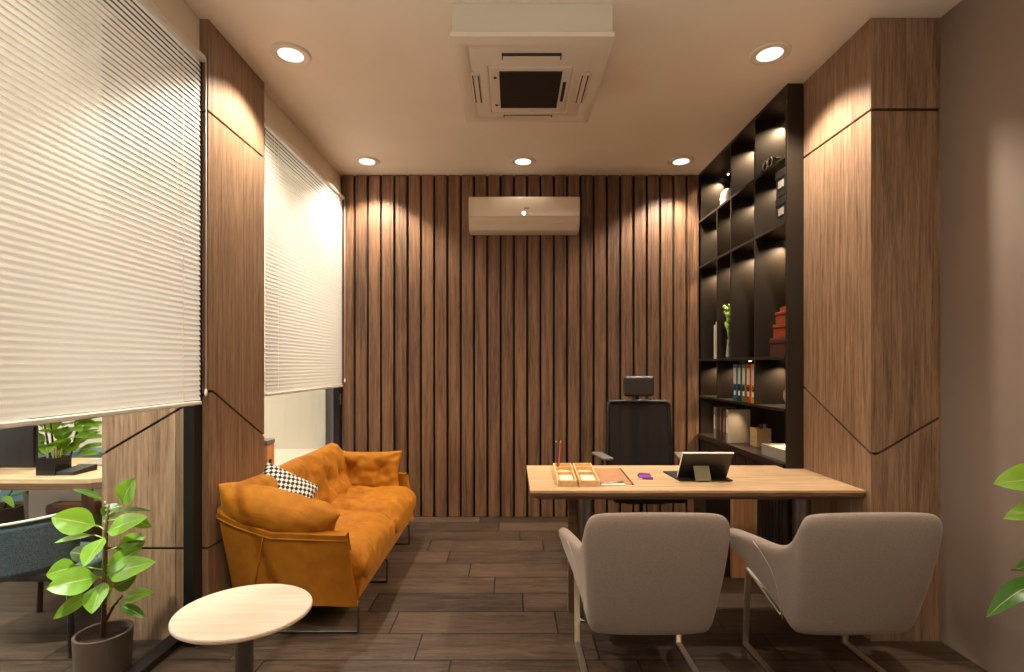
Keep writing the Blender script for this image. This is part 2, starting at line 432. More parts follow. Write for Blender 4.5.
# ------------------------------------------------------------------ downlights
M_disc = emit('downlight_glow', (255, 246, 232), 1.3)
WARM = (1.0, 0.87, 0.71)
def spot(name, loc, power, angle, blend=0.6, size=0.03, col=WARM, parent=None, target=None):
    l = bpy.data.lights.new(name, 'SPOT'); l.energy = power; l.spot_size = math.radians(angle); l.spot_blend = blend
    l.shadow_soft_size = size; l.color = col
    o = bpy.data.objects.new(name, l); C.objects.link(o); o.location = loc
    if target is not None:
        o.rotation_euler = (Vector(target) - Vector(loc)).to_track_quat('-Z', 'Y').to_euler()
    if parent is not None: o.parent = parent
    return o
def downlight(x, y, label, power=115, group='recessed downlights'):
    t = thing('recessed_downlight', label, 'ceiling light', (x, y, CEIL), group=group)
    bm = lathe(B(), [(0.066, 0.0), (0.068, -0.008), (0.098, -0.012), (0.106, -0.007), (0.108, 0.0)], 40)
    obj('trim_ring', bm, M_white, t, smooth=True)
    obj('lens', lathe(B(), [(0, -0.007), (0.067, -0.007), (0.067, 0.0), (0, 0.0)], 40), M_disc, t)
    spot('lamp', (0, 0, -0.03), power, 116, 0.45, 0.04, parent=t)
    return t
DP = 75
downlight(-1.228, 2.842, 'round recessed ceiling downlight nearest the left wooden pillar')
downlight(1.428, 2.836, 'round recessed ceiling downlight nearest the right wooden pillar')
downlight(-1.225, 4.326, 'leftmost of the three small downlights close to the slatted wall')
downlight(0.093, 4.326, 'middle downlight above the wall air conditioner', 3)
downlight(1.428, 4.326, 'rightmost of the three downlights close to the slatted wall, by the shelves')

# ------------------------------------------------------------------ ceiling cassette air conditioner
t = thing('ceiling_air_conditioner', 'square white cassette air conditioner with dark grille hanging from the ceiling', 'air conditioner', (0.098, 2.868, CEIL - 0.0))
def frustum(bm, w0, d0, z0, w1, d1, z1, mi=0):
    a = [bm.verts.new((sx * w0 / 2, sy * d0 / 2, z0)) for sx, sy in ((-1, -1), (1, -1), (1, 1), (-1, 1))]
    b = [bm.verts.new((sx * w1 / 2, sy * d1 / 2, z1)) for sx, sy in ((-1, -1), (1, -1), (1, 1), (-1, 1))]
    return a, b
W, D = 0.772, 0.85
obj('housing', bx(-W / 2, W / 2, -D / 2, D / 2, -0.14, 0.0), mat('aircon_housing', (206, 198, 182), 0.5), t, bevel=0.006)
def ring_panel(levels):
    """nested rectangles (halfw, halfd, z) joined into a stepped panel face"""
    bm = B(); prev = None
    for hw, hd, z in levels:
        r = [bm.verts.new((sx * hw, sy * hd, z)) for sx, sy in ((-1, -1), (1, -1), (1, 1), (-1, 1))]
        if prev:
            for i in range(4): bm.faces.new((prev[i], prev[(i + 1) % 4], r[(i + 1) % 4], r[i]))
        prev = r
    bm.faces.new(prev); bmesh.ops.recalc_face_normals(bm, faces=bm.faces[:])
    return bm
CZ = -0.022
fp = obj('face_panel', ring_panel([(W / 2 + 0.006, D / 2 + 0.006, -0.12), (W / 2 + 0.006, D / 2 + 0.006, -0.14), (W / 2 - 0.02, D / 2 - 0.02, -0.152), (W / 2 - 0.055, D / 2 - 0.055, -0.152),
                     (W / 2 - 0.075, D / 2 - 0.075, -0.143), (0.235, 0.25, -0.172), (0.225, 0.24, -0.172), (0.222, 0.237, -0.166), (0.215, 0.232, -0.166), (0.212, 0.229, -0.174), (0.1, 0.1, -0.174)]), M_white, t, bevel=0.002); fp.location = (0, 0, CZ)
gr = bx(-0.165, 0.165, -0.2, 0.17, -0.18, -0.174)
M_grille = mat('grille_dark', (34, 28, 24), 0.6)
gg = obj('intake_grille', gr, M_grille, t, loc=(0, 0, CZ))
bm = B()
for i in range(24): box(bm, -0.163, 0.163, -0.196 + i * 0.0155, -0.190 + i * 0.0155, -0.1815, -0.18)
obj('grille_slats', bm, mat('grille_slat', (44, 37, 32), 0.5), gg)
obj('display_strip', bx(0.178, 0.196, -0.10, 0.10, -0.1775, -0.174), M_grille, t, bevel=0.001, loc=(0, 0, CZ))
for y in (-0.14, 0.145): obj('sensor', lathe(B(), [(0, -0.178), (0.008, -0.177), (0.009, -0.174), (0, -0.174)], 14, (-0.188, y, 0)), M_grille, t, loc=(0, 0, CZ))
def vane(cx, cy, lx, ly):
    """air outlet: dark slot with a white vane"""
    zz = -0.158
    f = obj('air_outlet', bx(cx - lx / 2, cx + lx / 2, cy - ly / 2, cy + ly / 2, zz - 0.006, zz + 0.012), M_grille, t, bevel=0.004, loc=(0, 0, CZ))
    obj('vane', bx(cx - lx / 2 + 0.006, cx + lx / 2 - 0.006, cy - ly / 2 + 0.006, cy + ly / 2 - 0.006, zz - 0.009, zz - 0.004), M_white, f, bevel=0.003)
vane(0.0, -0.298, 0.30, 0.042)
vane(0.0, 0.305, 0.30, 0.036)
for s in (-1, 1):
    f = obj('air_outlet', bx(s * 0.293 - 0.026, s * 0.293 + 0.026, -0.15, 0.15, -0.163, -0.145), M_white, t, bevel=0.008, loc=(0, 0, CZ))
    obj('slot', bx(s * 0.293 - 0.018, s * 0.293 - 0.012, -0.14, 0.14, -0.1645, -0.16), M_grille, f)
    obj('slot', bx(s * 0.293 + 0.012, s * 0.293 + 0.018, -0.14, 0.14, -0.1645, -0.16), M_grille, f)

# ------------------------------------------------------------------ wall split air conditioner
pA, pB = at(468.5, 195.5, 4.44), at(580, 233, 4.44)
cx = (pA.x + pB.x) / 2; hw = (pB.x - pA.x) / 2
t = thing('wall_air_conditioner', 'long white wall air conditioner on the dark slatted wall', 'air conditioner', (cx, 4.64, 2.52))
zt, zb = pA.z - 2.52, pB.z - 2.52 + 0.03
prof = [(-0.0, zt), (-0.17, zt), (-0.195, zt - 0.012), (-0.2, zt - 0.05), (-0.2, zb + 0.10), (-0.185, zb + 0.055), (-0.15, zb + 0.012), (-0.12, zb), (0, zb)]
bm = B(); prism(bm, prof, 'x', -hw, hw)
# prism with axis x uses (y, z) order
obj('casing', bm, M_gloss, t, bevel=0.006, segs=3)
obj('front_seam', bx(-hw + 0.004, hw - 0.004, -0.2015, -0.199, zb + 0.108, zb + 0.111), mat('seam_shadow', (150, 130, 110), 0.5), t)
obj('louvre', prism(B(), [(-0.189, zb + 0.05), (-0.193, zb + 0.048), (-0.158, zb + 0.008), (-0.154, zb + 0.012)], 'x', -hw + 0.03, hw - 0.03), M_white, t)
obj('indicator_light', lathe(B(), [(0, -0.002), (0.014, -0.001), (0.014, 0.001), (0, 0.001)], 20), emit('led_white', (245, 250, 255), 9), t, loc=(-0.003, -0.201, zt - 0.155), rot=(PI / 2, 0, 0))
# tiny maker's mark above the light: three small dark strokes
bm = B()
for i, (wd) in enumerate((0.010, 0.008, 0.012)): box(bm, 0.0 + i * 0.014, 0.0 + i * 0.014 + wd, -0.2012, -0.2, zt - 0.113, zt - 0.105)
obj('badge', bm, M_grille, t)

# ------------------------------------------------------------------ built-in shelving on the right
SX, XB = 1.686, 2.10
t = thing('shelving_unit', 'tall black built-in shelving with lit niches along the right wall', 'shelves', (SX, 3.13, 0))
def sp(name, *a, **k):
    o = obj(name, bx(*a), M_black, t, bevel=0.0015, **k); o.location = (-SX, -3.13, 0); return o
Y0, Y1 = 3.134, 4.638
sp('end_panel', SX, 1.784, 3.134, 3.158, 0, CEIL - 0.002)
sp('back_panel', XB, 2.128, Y0, Y1, 0, CEIL - 0.002)
sp('wall_side_panel', SX + 0.02, XB, 4.622, Y1, 0, CEIL - 0.002)
sp('end_side_panel', SX + 0.02, XB, 3.158, 3.17, 0, CEIL - 0.002)
sp('top_panel', SX, XB, 3.158, Y1, 3.075, CEIL - 0.002)
H = [2.655, 2.245, 1.41, 1.085]
T = 0.018
for z in H: sp('shelf', SX, XB, 3.17, 4.622, z, z + T)
sp('counter_shelf', SX - 0.01, XB, 3.17, 4.622, 0.716, 0.761)
def div(y, z0, z1): sp('divider', SX, XB, y, y + 0.016, z0, z1)
D1, D2, D3 = 4.205, 3.94, 3.552
rows = [(2.655 + T, 3.075, [D2, D3]), (2.245 + T, 2.655, [D1, D2, D3]), (1.41 + T, 2.245, [D1, D2, D3]), (1.085 + T, 1.41, [D1, D3]), (0.761, 1.085, [])]
for z0, z1, ds in rows:
    for d in ds: div(d, z0, z1)
# base cabinet doors with vertical slats
bm = B()
for i in range(34): box(bm, SX + 0.018, SX + 0.03, 3.19 + i * 0.042, 3.19 + i * 0.042 + 0.034, 0.06, 0.70)
o = obj('base_door', bm, wood('cabinet_dark_wood', (36, 28, 22), (62, 50, 40), 'z', 2, 0.5, vary=0), t); o.location = (-SX, -3.13, 0)
sp('base_side', SX + 0.03, XB, 3.17, 4.622, 0.0, 0.716)
# niche lights: small lamps under each shelf near the rear, close to the far partition of every niche
M_led = emit('niche_lamp', (255, 222, 170), 5.0)
def niche(yfar, ztop, p=3.0, dx=0.0):
    f = obj('niche_light', lathe(B(), [(0, -0.006), (0.009, -0.006), (0.011, 0), (0, 0)], 16, (1.925 + dx - SX, yfar - 0.065 - 3.13, ztop)), M_led, t)
    spot('niche_lamp_source', (1.925 + dx, yfar - 0.065, ztop - 0.012), p, 82, 0.8, 0.008, (1.0, 0.72, 0.44), target=(1.745 + dx, yfar - 0.02, ztop - 0.3))
NP = 30
for y in (4.622, D2, D3): niche(y, 3.075, NP)
for y in (4.622, D1, D2, 3.60): niche(y if y != 3.60 else D3, 2.655, NP * 0.6)
for y in (4.622, D1, D2, D3): niche(y, 2.245, NP * 0.8)
for y in (4.622, D1, D3): niche(y, 1.41, NP * 0.45)
niche(4.45, 1.085, NP * 0.5); niche(4.0, 1.085, NP * 0.12, -0.08); niche(3.78, 1.085, NP * 0.35, -0.12); niche(3.50, 1.085, NP * 0.35)  # lamp before the cube holder is added to light its front

# things on the shelves
def sbox(name, label, cat, m, *a, group=None, bevel=0.003):
    return tag(obj(name, bx(*a), m, bevel=bevel), label, cat, group)
M_lab = mat('label_paper', (150, 142, 130), 0.7)
M_boxb = mat('black_card', (30, 27, 25), 0.55)
for z, lab in ((2.264, 'lower black storage box with white label on the shelf near the right pillar'), (2.437, 'upper black storage box with white label, stacked near the right pillar')):
    t2 = thing('storage_box', lab, 'box', (1.695, 3.225, z), group='black storage boxes')
    obj('box_body', bx(0, 0.28, -0.052, 0.062, 0, 0.135), M_boxb, t2, bevel=0.003)
    obj('lid', bx(-0.004, 0.284, -0.054, 0.066, 0.118, 0.168), M_boxb, t2, bevel=0.003)
    obj('label_holder', bx(-0.006, 0, -0.032, 0.026, 0.052, 0.098), M_lab, t2, bevel=0.001)
# wire ornament on top row
t2 = thing('wire_ornament', 'small silver wire model on the top shelf near the right pillar', 'ornament', (1.695, 3.40, 2.673))
bm = B()
for cy in (-0.035, 0.03):
    tube(bm, [(0.0, cy + 0.030 * math.cos(a), 0.034 + 0.030 * math.sin(a)) for a in [2 * PI * i / 20 for i in range(21)]], 0.004, 6, close=False)
obj('wheel_loops', bm, M_chrome, t2, smooth=True)
obj('base_body', prism(B(), [(-0.1, 0.0), (0.1, 0.0), (0.085, 0.04), (0.02, 0.05), (-0.03, 0.07), (-0.09, 0.045)], 'x', 0.006, 0.05), M_boxb, t2, bevel=0.003)
# white shell sculpture, row 1 far cell
bm = lathe(B(), [(0, 0), (0.052, 0.0), (0.058, 0.02), (0.052, 0.05), (0.058, 0.06), (0.046, 0.09), (0.048, 0.10), (0.03, 0.125), (0.012, 0.138), (0, 0.14)], 24)
for v in bm.verts: v.co.y += v.co.z * 0.0 ; v.co.x += -0.15 * v.co.z * 0.3; v.co.y *= 1.3
o = tag(obj('shell_ornament', bm, mat('porcelain', (238, 230, 218), 0.3), smooth=True, loc=(1.755, 4.16, 2.673)), 'small white ridged shell ornament high on the shelves near the slatted wall', 'ornament')
# dark triangular ornament
bm = B(); prism(bm, [(-0.06, 0), (0.07, 0), (0.055, 0.07), (0.03, 0.15), (0.012, 0.165), (-0.005, 0.10), (-0.04, 0.04)], 'x', -0.02, 0.02)
tag(obj('peak_ornament', bm, mat('dark_bronze', (28, 25, 30), 0.4), bevel=0.006, loc=(1.75, 4.30, 2.263)), 'small dark pointed ornament in the niche beside the slatted wall', 'ornament')
# white books upright
for i, (y, h, lab) in enumerate(((4.30, 0.285, 'thicker white book upright in the niche beside the slatted wall'), (4.262, 0.31, 'taller thin white book standing against the partition'))):
    t2 = thing('upright_book', lab, 'book', (1.70, y, 1.428), group='white books in the far niche')
    th = 0.028 if i == 0 else 0.022
    obj('cover', bx(0, 0.17, -th / 2, th / 2, 0, h), M_rail, t2, bevel=0.002)
    obj('page_block', bx(0.004, 0.172, -th / 2 + 0.003, th / 2 - 0.003, 0.003, h + 0.001), mat('paper', (225, 215, 198), 0.8), t2)
# vase with green stems
t2 = thing('bud_vase', 'slim clear vase with pale green flower stems in a niche', 'vase', (1.715, 4.05, 1.428))
obj('vase_body', lathe(B(), [(0, 0.0), (0.022, 0.0), (0.024, 0.02), (0.016, 0.09), (0.013, 0.14), (0.017, 0.15)], 20), mat('clear_vase', (190, 190, 180), 0.1, Transmission_Weight=0.6), t2, smooth=True)
bm = B()
for i in range(6):
    a = i * 1.05; tube(bm, [(0, 0, 0.02), (0.004 * math.cos(a), 0.004 * math.sin(a), 0.15), (0.022 * math.cos(a), 0.022 * math.sin(a), 0.30)], 0.0025, 5)
obj('stems', bm, mat('pale_stem', (120, 150, 70), 0.6), t2, smooth=True)
M_bud = mat('green_bud', (150, 180, 90), 0.6)
bm = B()
for i in range(46):
    a = random.random() * 2 * PI; r = random.random() ** 0.6; z = 0.25 + random.random() * 0.17
    rr = r * 0.04 * (1 if z > 0.3 else 0.5)
    M = Matrix.Translation((rr * math.cos(a), rr * math.sin(a) + 0.012, z)) @ Matrix.Diagonal((1, 1, 1.5, 1))
    bmesh.ops.create_icosphere(bm, subdivisions=1, radius=0.009 + 0.005 * random.random(), matrix=M)
obj('flower_head', bm, M_bud, t2, smooth=True)
# twisted red-brown ornament, niche 3
bm = lathe(B(), [(0, 0)] + [(0.022 + 0.006 * math.sin(i * 1.6), 0.008 + i * 0.0115) for i in range(20)] + [(0.012, 0.25), (0, 0.262)], 18)
tag(obj('bead_column', bm, mat('terracotta', (150, 92, 70), 0.6), smooth=True, loc=(1.745, 3.60, 1.428)), 'small ribbed terracotta column ornament in a tall niche', 'ornament')
# stacked wooden boxes
M_red = wood('red_wood', (112, 44, 20), (148, 64, 32), 'x', 2, 0.45, vary=0)
M_rdk = wood('dark_red_wood', (54, 27, 18), (80, 42, 28), 'x', 2, 0.5, vary=0)
zz = 1.428
for i, (y1, h, m, lab) in enumerate(((3.395, 0.118, M_rdk, 'bottom dark red-brown wooden box of the stack in the tall niche'), (3.352, 0.089, M_red, 'middle orange-red wooden box of the stack in the tall niche'), (3.325, 0.077, M_red, 'top orange-red wooden box of the stack in the tall niche'))):
    t2 = thing('wooden_box', lab, 'box', (1.71, 3.19, zz), group='stacked red wooden boxes')
    obj('box_body', bx(0, 0.24 - i * 0.02, 0, y1 - 3.19, 0, h * 0.72), m, t2, bevel=0.004)
    obj('lid', bx(-0.003, 0.243 - i * 0.02, -0.002, y1 - 3.188, h * 0.74, h), m, t2, bevel=0.004)
    zz += h + 0.001
o = tag(obj('wooden_case', prism(B(), [(3.19, 0), (3.295, 0), (3.285, 0.028), (3.19, 0.032)], 'x', 1.72, 1.90), M_red, bevel=0.004, loc=(0, 0, zz)), 'small orange-red wooden case lying on top of the stacked boxes', 'box')
# ring binders
for i, (c, nm) in enumerate((((28, 104, 136), 'teal'), ((40, 48, 58), 'dark slate'), ((70, 112, 50), 'green'), ((170, 52, 30), 'red'), ((204, 160, 50), 'yellow'))):
    y = 3.905 - i * 0.0735 - 0.0
    t2 = thing('ring_binder', nm + ' ring binder standing in the row of binders', 'binder', (1.70, y, 1.103), group='ring binders')
    m = mat('binder_' + nm.replace(' ', '_'), c, 0.5)
    obj('cover', bx(0, 0.24, -0.0345, 0.0345, 0, 0.278), m, t2, bevel=0.004)
    obj('spine_label', bx(-0.0015, 0, -0.020, 0.020, 0.13, 0.25), mat('label_grey', (190, 186, 172), 0.6), t2)
    r = obj('finger_ring', lathe(B(), [(0.010, -0.002), (0.017, -0.002), (0.017, 0.002), (0.010, 0.002)], 20), M_dark, t2, loc=(-0.001, 0, 0.10), rot=(0, PI / 2, 0))
    obj('lower_label', bx(-0.0015, 0, -0.013, 0.013, 0.045, 0.08), M_rail, t2)
# round beige vase cut by the end panel
bm = lathe(B(), [(0, 0), (0.03, 0), (0.055, 0.02), (0.072, 0.065), (0.070, 0.10), (0.05, 0.14), (0.026, 0.155), (0.022, 0.17), (0.027, 0.178), (0.02, 0.178), (0.017, 0.155), (0, 0.15)], 32)
tag(obj('round_vase', bm, mat('beige_ceramic', (206, 176, 138), 0.5), smooth=True, loc=(1.80, 3.247, 1.103)), 'round beige ceramic vase half hidden by the black end panel', 'vase')
# books on the counter
bk = [((150, 140, 124), 0.036), ((96, 66, 50), 0.03), ((52, 44, 40), 0.036), ((120, 80, 56), 0.03), ((44, 38, 36), 0.034), ((128, 90, 66), 0.034), ((60, 46, 38), 0.028), ((178, 166, 150), 0.036)]
y = 4.325
bl = ['pale grey hardback at the far end of the counter books', 'brown hardback second from the far end of the books', 'dark grey hardback third from the far end of the books', 'tan brown hardback in the middle of the counter books', 'black hardback in the middle of the counter books', 'reddish tan hardback left of the near counter books', 'dark brown hardback just behind the nearest counter book', 'large taupe hardback nearest the desk, cover facing out']
for i, ((c, th), lab) in enumerate(zip(bk, bl)):
    last = i == len(bk) - 1
    t2 = thing('hardback_book', lab, 'book', (1.705 + (0 if last else 0.006 * (i % 2)), y - th / 2, 0.7615), group='books on the counter shelf')
    h = 0.262 - (0 if last else 0.008 * (i % 3)); wd = 0.175
    m = mat('book_cover_%d' % i, c, 0.55)
    bm = B(); box(bm, 0, wd, -th / 2, -th / 2 + 0.003, 0, h); box(bm, 0, wd, th / 2 - 0.003, th / 2, 0, h); box(bm, -0.002, 0.002, -th / 2, th / 2, 0, h)
    obj('cover', bm, m, t2, bevel=0.001)
    obj('page_block', bx(0.003, wd - 0.004, -th / 2 + 0.003, th / 2 - 0.003, 0.003, h - 0.004), mat('pages_%d' % i, (214, 196, 170), 0.8), t2)
    obj('spine_title', bx(-0.0032, -0.002, -th * 0.25, th * 0.25, h * 0.3, h * 0.75), mat('spine_%d' % i, tuple(min(255, int(k * 1.5 + 20)) for k in c), 0.6), t2)
    y -= th + 0.003
o = tag(obj('orange_folder', bx(1.72, 1.895, 4.0765, 4.0785, 0.7615, 1.02), mat('orange_card', (176, 80, 36), 0.6)), 'orange folder edge showing behind the taupe hardback', 'folder')
o.location = (0, -0.0, 0)
# wooden cube holder with cards
t2 = thing('cube_holder', 'pale wooden cube desk organiser with small cards on the counter', 'organiser', (1.888, 3.89, 0.7615))
bm = B(); hw_ = 0.054
box(bm, -hw_, hw_, -hw_, -hw_ + 0.008, 0, 0.135); box(bm, -hw_, hw_, hw_ - 0.008, hw_, 0, 0.135); box(bm, -hw_, -hw_ + 0.008, -hw_ + 0.008, hw_ - 0.008, 0, 0.135); box(bm, hw_ - 0.008, hw_, -hw_ + 0.008, hw_ - 0.008, 0, 0.135); box(bm, -hw_ + 0.008, hw_ - 0.008, -hw_ + 0.008, hw_ - 0.008, 0, 0.01)
obj('holder_body', bm, M_tray, t2)
for i, (x, m) in enumerate(((-0.018, mat('card_grey', (110, 100, 104), 0.6)), (0.012, mat('card_white', (216, 206, 204), 0.6)), (0.03, mat('card_pink', (170, 120, 120), 0.6)))):
    obj('card', bx(x, x + 0.028, -0.02 + i * 0.02, -0.017 + i * 0.02, 0.01, 0.168 - i * 0.004), m, t2)
# grey document tray with phone-like white stand
M_gbox = mat('grey_card', (150, 142, 130), 0.6)
t2 = thing('document_tray', 'low grey tray on the counter against the black end panel', 'tray', (1.72, 3.20, 0.7615))
bm = B(); box(bm, 0, 0.26, 0.0, 0.33, 0, 0.008); box(bm, 0, 0.008, 0, 0.33, 0.008, 0.072); box(bm, 0.252, 0.26, 0, 0.33, 0.008, 0.072); box(bm, 0.008, 0.252, 0.322, 0.33, 0.008, 0.072); box(bm, 0.008, 0.252, 0, 0.008, 0.008, 0.072)
obj('tray_body', bm, M_gbox, t2)
obj('paper_stack', bx(0.012, 0.248, 0.012, 0.318, 0.008, 0.062), M_rail, t2)
bm = B(); bar(bm, (1.80, 3.33, 0.826), (1.84, 3.24, 0.99), 0.06, 0.008, (1, 0.2, 0))
tag(obj('white_clipboard', bm, M_rail, bevel=0.003), 'slim white panel leaning in the grey counter tray', 'clipboard')

# ------------------------------------------------------------------ desk
t = thing('office_desk', 'long light wood desk with chamfered edge and round metal legs', 'desk', (0.9, 2.9, 0))
DZ = 0.741
out = [(0.092, 2.58), (1.783, 2.58), (1.783, 3.128), (1.665, 3.128), (1.665, 3.23), (0.092, 3.23)]
bm = B()
prism(bm, out, 'z', DZ - 0.014, DZ)
o = obj('desk_top', bm, M_desk, t, bevel=0.0015); o.location = (-0.9, -2.9, 0)
bm = B()
def ringv(ins, z): 
    return [bm.verts.new((x + (ins if x < 1 else 0), yy + (ins if yy < 2.7 else (-ins if yy > 3.2 else 0)), z)) for x, yy in out]
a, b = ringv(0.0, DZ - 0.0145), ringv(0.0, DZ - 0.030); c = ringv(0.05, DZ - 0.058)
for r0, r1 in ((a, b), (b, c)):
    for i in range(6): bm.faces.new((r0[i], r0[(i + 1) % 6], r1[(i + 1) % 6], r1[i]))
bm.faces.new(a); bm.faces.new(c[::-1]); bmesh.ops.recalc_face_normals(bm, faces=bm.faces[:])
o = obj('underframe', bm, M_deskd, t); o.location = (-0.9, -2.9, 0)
for x in (0.402, 1.573):
    lg = obj('leg', lathe(B(), [(0, 0.0), (0.055, 0.0), (0.055, 0.008), (0.045, 0.012), (0.045, DZ - 0.06), (0, DZ - 0.06)], 36), M_steel, t, smooth=True)
    lg.location = (x - 0.9, 2.78 - 2.9, 0)
    lg.modifiers.new('e', 'EDGE_SPLIT').split_angle = 0.8
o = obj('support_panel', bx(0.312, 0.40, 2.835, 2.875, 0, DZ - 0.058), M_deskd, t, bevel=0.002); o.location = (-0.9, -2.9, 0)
# drawer pedestal under the desk
M_ped = wood('pedestal_wood', (216, 146, 98), (240, 184, 132), 'z', 1.6, 0.5, vary=0)
t = thing('drawer_pedestal', 'orange-brown wooden drawer pedestal under the desk behind the armchairs', 'drawers', (1.50, 3.4, 0))
obj('cabinet_body', bx(-0.078, 0.062, -0.1, 0.15, 0.0, 0.56), M_ped, t, bevel=0.003)
obj('front_edge', bx(0.063, 0.08, -0.102, 0.15, 0.0, 0.565), M_tray, t, bevel=0.002)
obj('side_cover', bx(-0.24, -0.08, -0.07, 0.15, 0.0, 0.57), M_black, t, bevel=0.002)

# desk things
def tray(x0f, x1f, x0b, x1b, label):
    """long shallow wooden tray running away from the viewer"""
    yf, yb = 2.66, 3.14
    t = thing('pen_tray', label, 'tray', (0, 0, DZ), group='wooden desk trays')
    def quad(bm, e, f, z0, z1):
        x = lambda u, v: (x0f * (1 - v) + x0b * v) * (1 - u) + (x1f * (1 - v) + x1b * v) * u
        yy = lambda v: yf * (1 - v) + yb * v
        u0, u1 = e; v0, v1 = f
        prism(bm, [(x(u0, v0), yy(v0)), (x(u1, v0), yy(v0)), (x(u1, v1), yy(v1)), (x(u0, v1), yy(v1))], 'z', z0, z1)
    bm = B(); h = 0.032
    quad(bm, (0, 1), (0, 1), 0, 0.008)
    quad(bm, (0, 0.07), (0, 1), 0.008, h); quad(bm, (0.93, 1), (0, 1), 0.008, h)
    quad(bm, (0.07, 0.93), (0, 0.02), 0.008, h); quad(bm, (0.07, 0.93), (0.98, 1), 0.008, h)
    for v in (0.45, 0.75): quad(bm, (0.07, 0.93), (v, v + 0.02), 0.008, h)
    obj('tray_body', bm, M_tray, t)
    bm = B(); quad(bm, (0.16, 0.84), (0.06, 0.38), 0.0082, 0.022)
    obj('note_stack', bm, mat('note_paper', (232, 220, 196), 0.7), t)
    bm = B(); quad(bm, (0.2, 0.8), (0.5, 0.7), 0.0082, 0.018)
    obj('card_stack', bm, mat('card_cream', (220, 196, 150), 0.7), t)
    return t
X_ = lambda px, d: (px - 512) / 512 * d
tray(X_(558, 2.66), X_(577, 2.66), X_(553, 3.14), X_(571, 3.14), 'leftmost pale wooden desk tray, holding two pencils upright')
tray(X_(579.5, 2.66), X_(600, 2.66), X_(572.5, 3.14), X_(591, 3.14), 'second pale wooden desk tray, beside the one with pencils')
for (px0, px1, c, lab) in ((557.5, 556, (58, 70, 110), 'blue pencil standing upright in the wooden tray'), (558.5, 560.6, (196, 84, 30), 'orange pencil standing upright in the wooden tray')):
    a = at(px0, 467.5, 3.05); b = at(px1, 440, 3.05); a.z = DZ + 0.01
    t = thing('pencil', lab, 'pencil', a, group='upright pencils')
    d = b - a
    obj('shaft', tube(B(), [(0, 0, 0), d * 0.93], 0.0045, 6), mat('pencil_paint', c, 0.4), t)
    obj('tip', tube(B(), [d * 0.93, d * 0.985], [0.0045, 0.001], 6), M_tray, t)
# white pen holder / notepad, red-edged folder, purple cards
t = thing('notepad', 'small white notepad with a pen on the desk front', 'notepad', (0.53, 2.70, DZ))
obj('pad', bx(-0.065, 0.065, -0.03, 0.035, 0.0, 0.008), M_rail, t, bevel=0.003)
obj('pen', tube(B(), [(-0.075, -0.01, 0.013), (0.06, 0.012, 0.013)], 0.0045, 8), M_chrome, t, smooth=True)
bm = B(); prism(bm, [(X_(600, 2.73), 2.75), (X_(633, 2.70), 2.70), (X_(620, 3.12), 3.12), (X_(592, 3.12), 3.12)], 'z', DZ, DZ + 0.003)
t = thing('desk_mat', 'thin tan desk mat with a dark red edge lying on the desk', 'desk mat', (0.6, 2.9, 0))
o = obj('mat_sheet', bm, fabric('tan_leather', (176, 128, 96), (190, 140, 106), 30, 0.6, bump=0.05), t); o.location = (-0.6, -2.9, 0)
bm = B(); bar(bm, (X_(633, 2.70), 2.70, DZ + 0.003), (X_(620, 3.12), 3.12, DZ + 0.003), 0.008, 0.006, (1, 0, 0))
o = obj('edge_strip', bm, mat('dark_red', (104, 34, 34), 0.5), t); o.location = (-0.6, -2.9, 0)
M_purp = emit('purple_print', (150, 40, 190), 0.0)
t = thing('business_card_pile', 'small pile of black and purple cards on the desk', 'cards', (0.757, 2.92, DZ), -0.35)
obj('card', bx(-0.04, 0.025, -0.02, 0.065, 0, 0.002), M_boxb, t)
obj('card', bx(-0.03, 0.035, -0.06, 0.02, 0.0022, 0.004), M_purp, t)
obj('card', bx(-0.005, 0.05, -0.09, -0.03, 0.0, 0.002), M_boxb, t)
# tablet
t = thing('tablet_computer', 'black tablet with silver top edge propped on a keyboard stand', 'tablet', (1.06, 2.86, DZ))
obj('keyboard_base', prism(B(), [(-0.15, -0.08), (0.14, -0.08), (0.13, 0.16), (-0.17, 0.16)], 'z', 0.0, 0.008), M_boxb, t, bevel=0.002)
M = Matrix.Translation((0, 0.0, 0.008)) @ Matrix.Rotation(math.radians(32), 4, 'X')
obj('screen', box(B(), -0.137, 0.137, -0.004, 0.004, 0, 0.175, M=M), mat('tablet_back', (34, 30, 28), 0.3), t, bevel=0.002)
bm = B(); box(bm, -0.139, 0.139, -0.005, 0.005, 0.173, 0.178, M=M); box(bm, -0.139, -0.137, -0.005, 0.005, 0.0, 0.175, M=M)
obj('metal_rim', bm, M_rail, t)
M2 = M @ Matrix.Translation((-0.02, -0.006, 0.0))
obj('kickstand', bar(B(), M @ Vector((-0.025, -0.008, 0.09)), (-0.025, -0.095, 0.006), 0.085, 0.004, (1, 0, 0)), mat('khaki_metal', (128, 126, 96), 0.45), t, bevel=0.001)

# ------------------------------------------------------------------ office chair
t = thing('office_chair', 'black high-back mesh office chair with headrest behind the desk', 'chair', (0.93, 3.72, 0))
M_bp = mat('black_plastic', (16, 15, 14), 0.45)
M_hr = mat('headrest_leather', (46, 40, 36), 0.4)
def local(bm, ox=0.93, oy=3.72):
    for v in bm.verts: v.co.x -= ox; v.co.y -= oy
    return bm
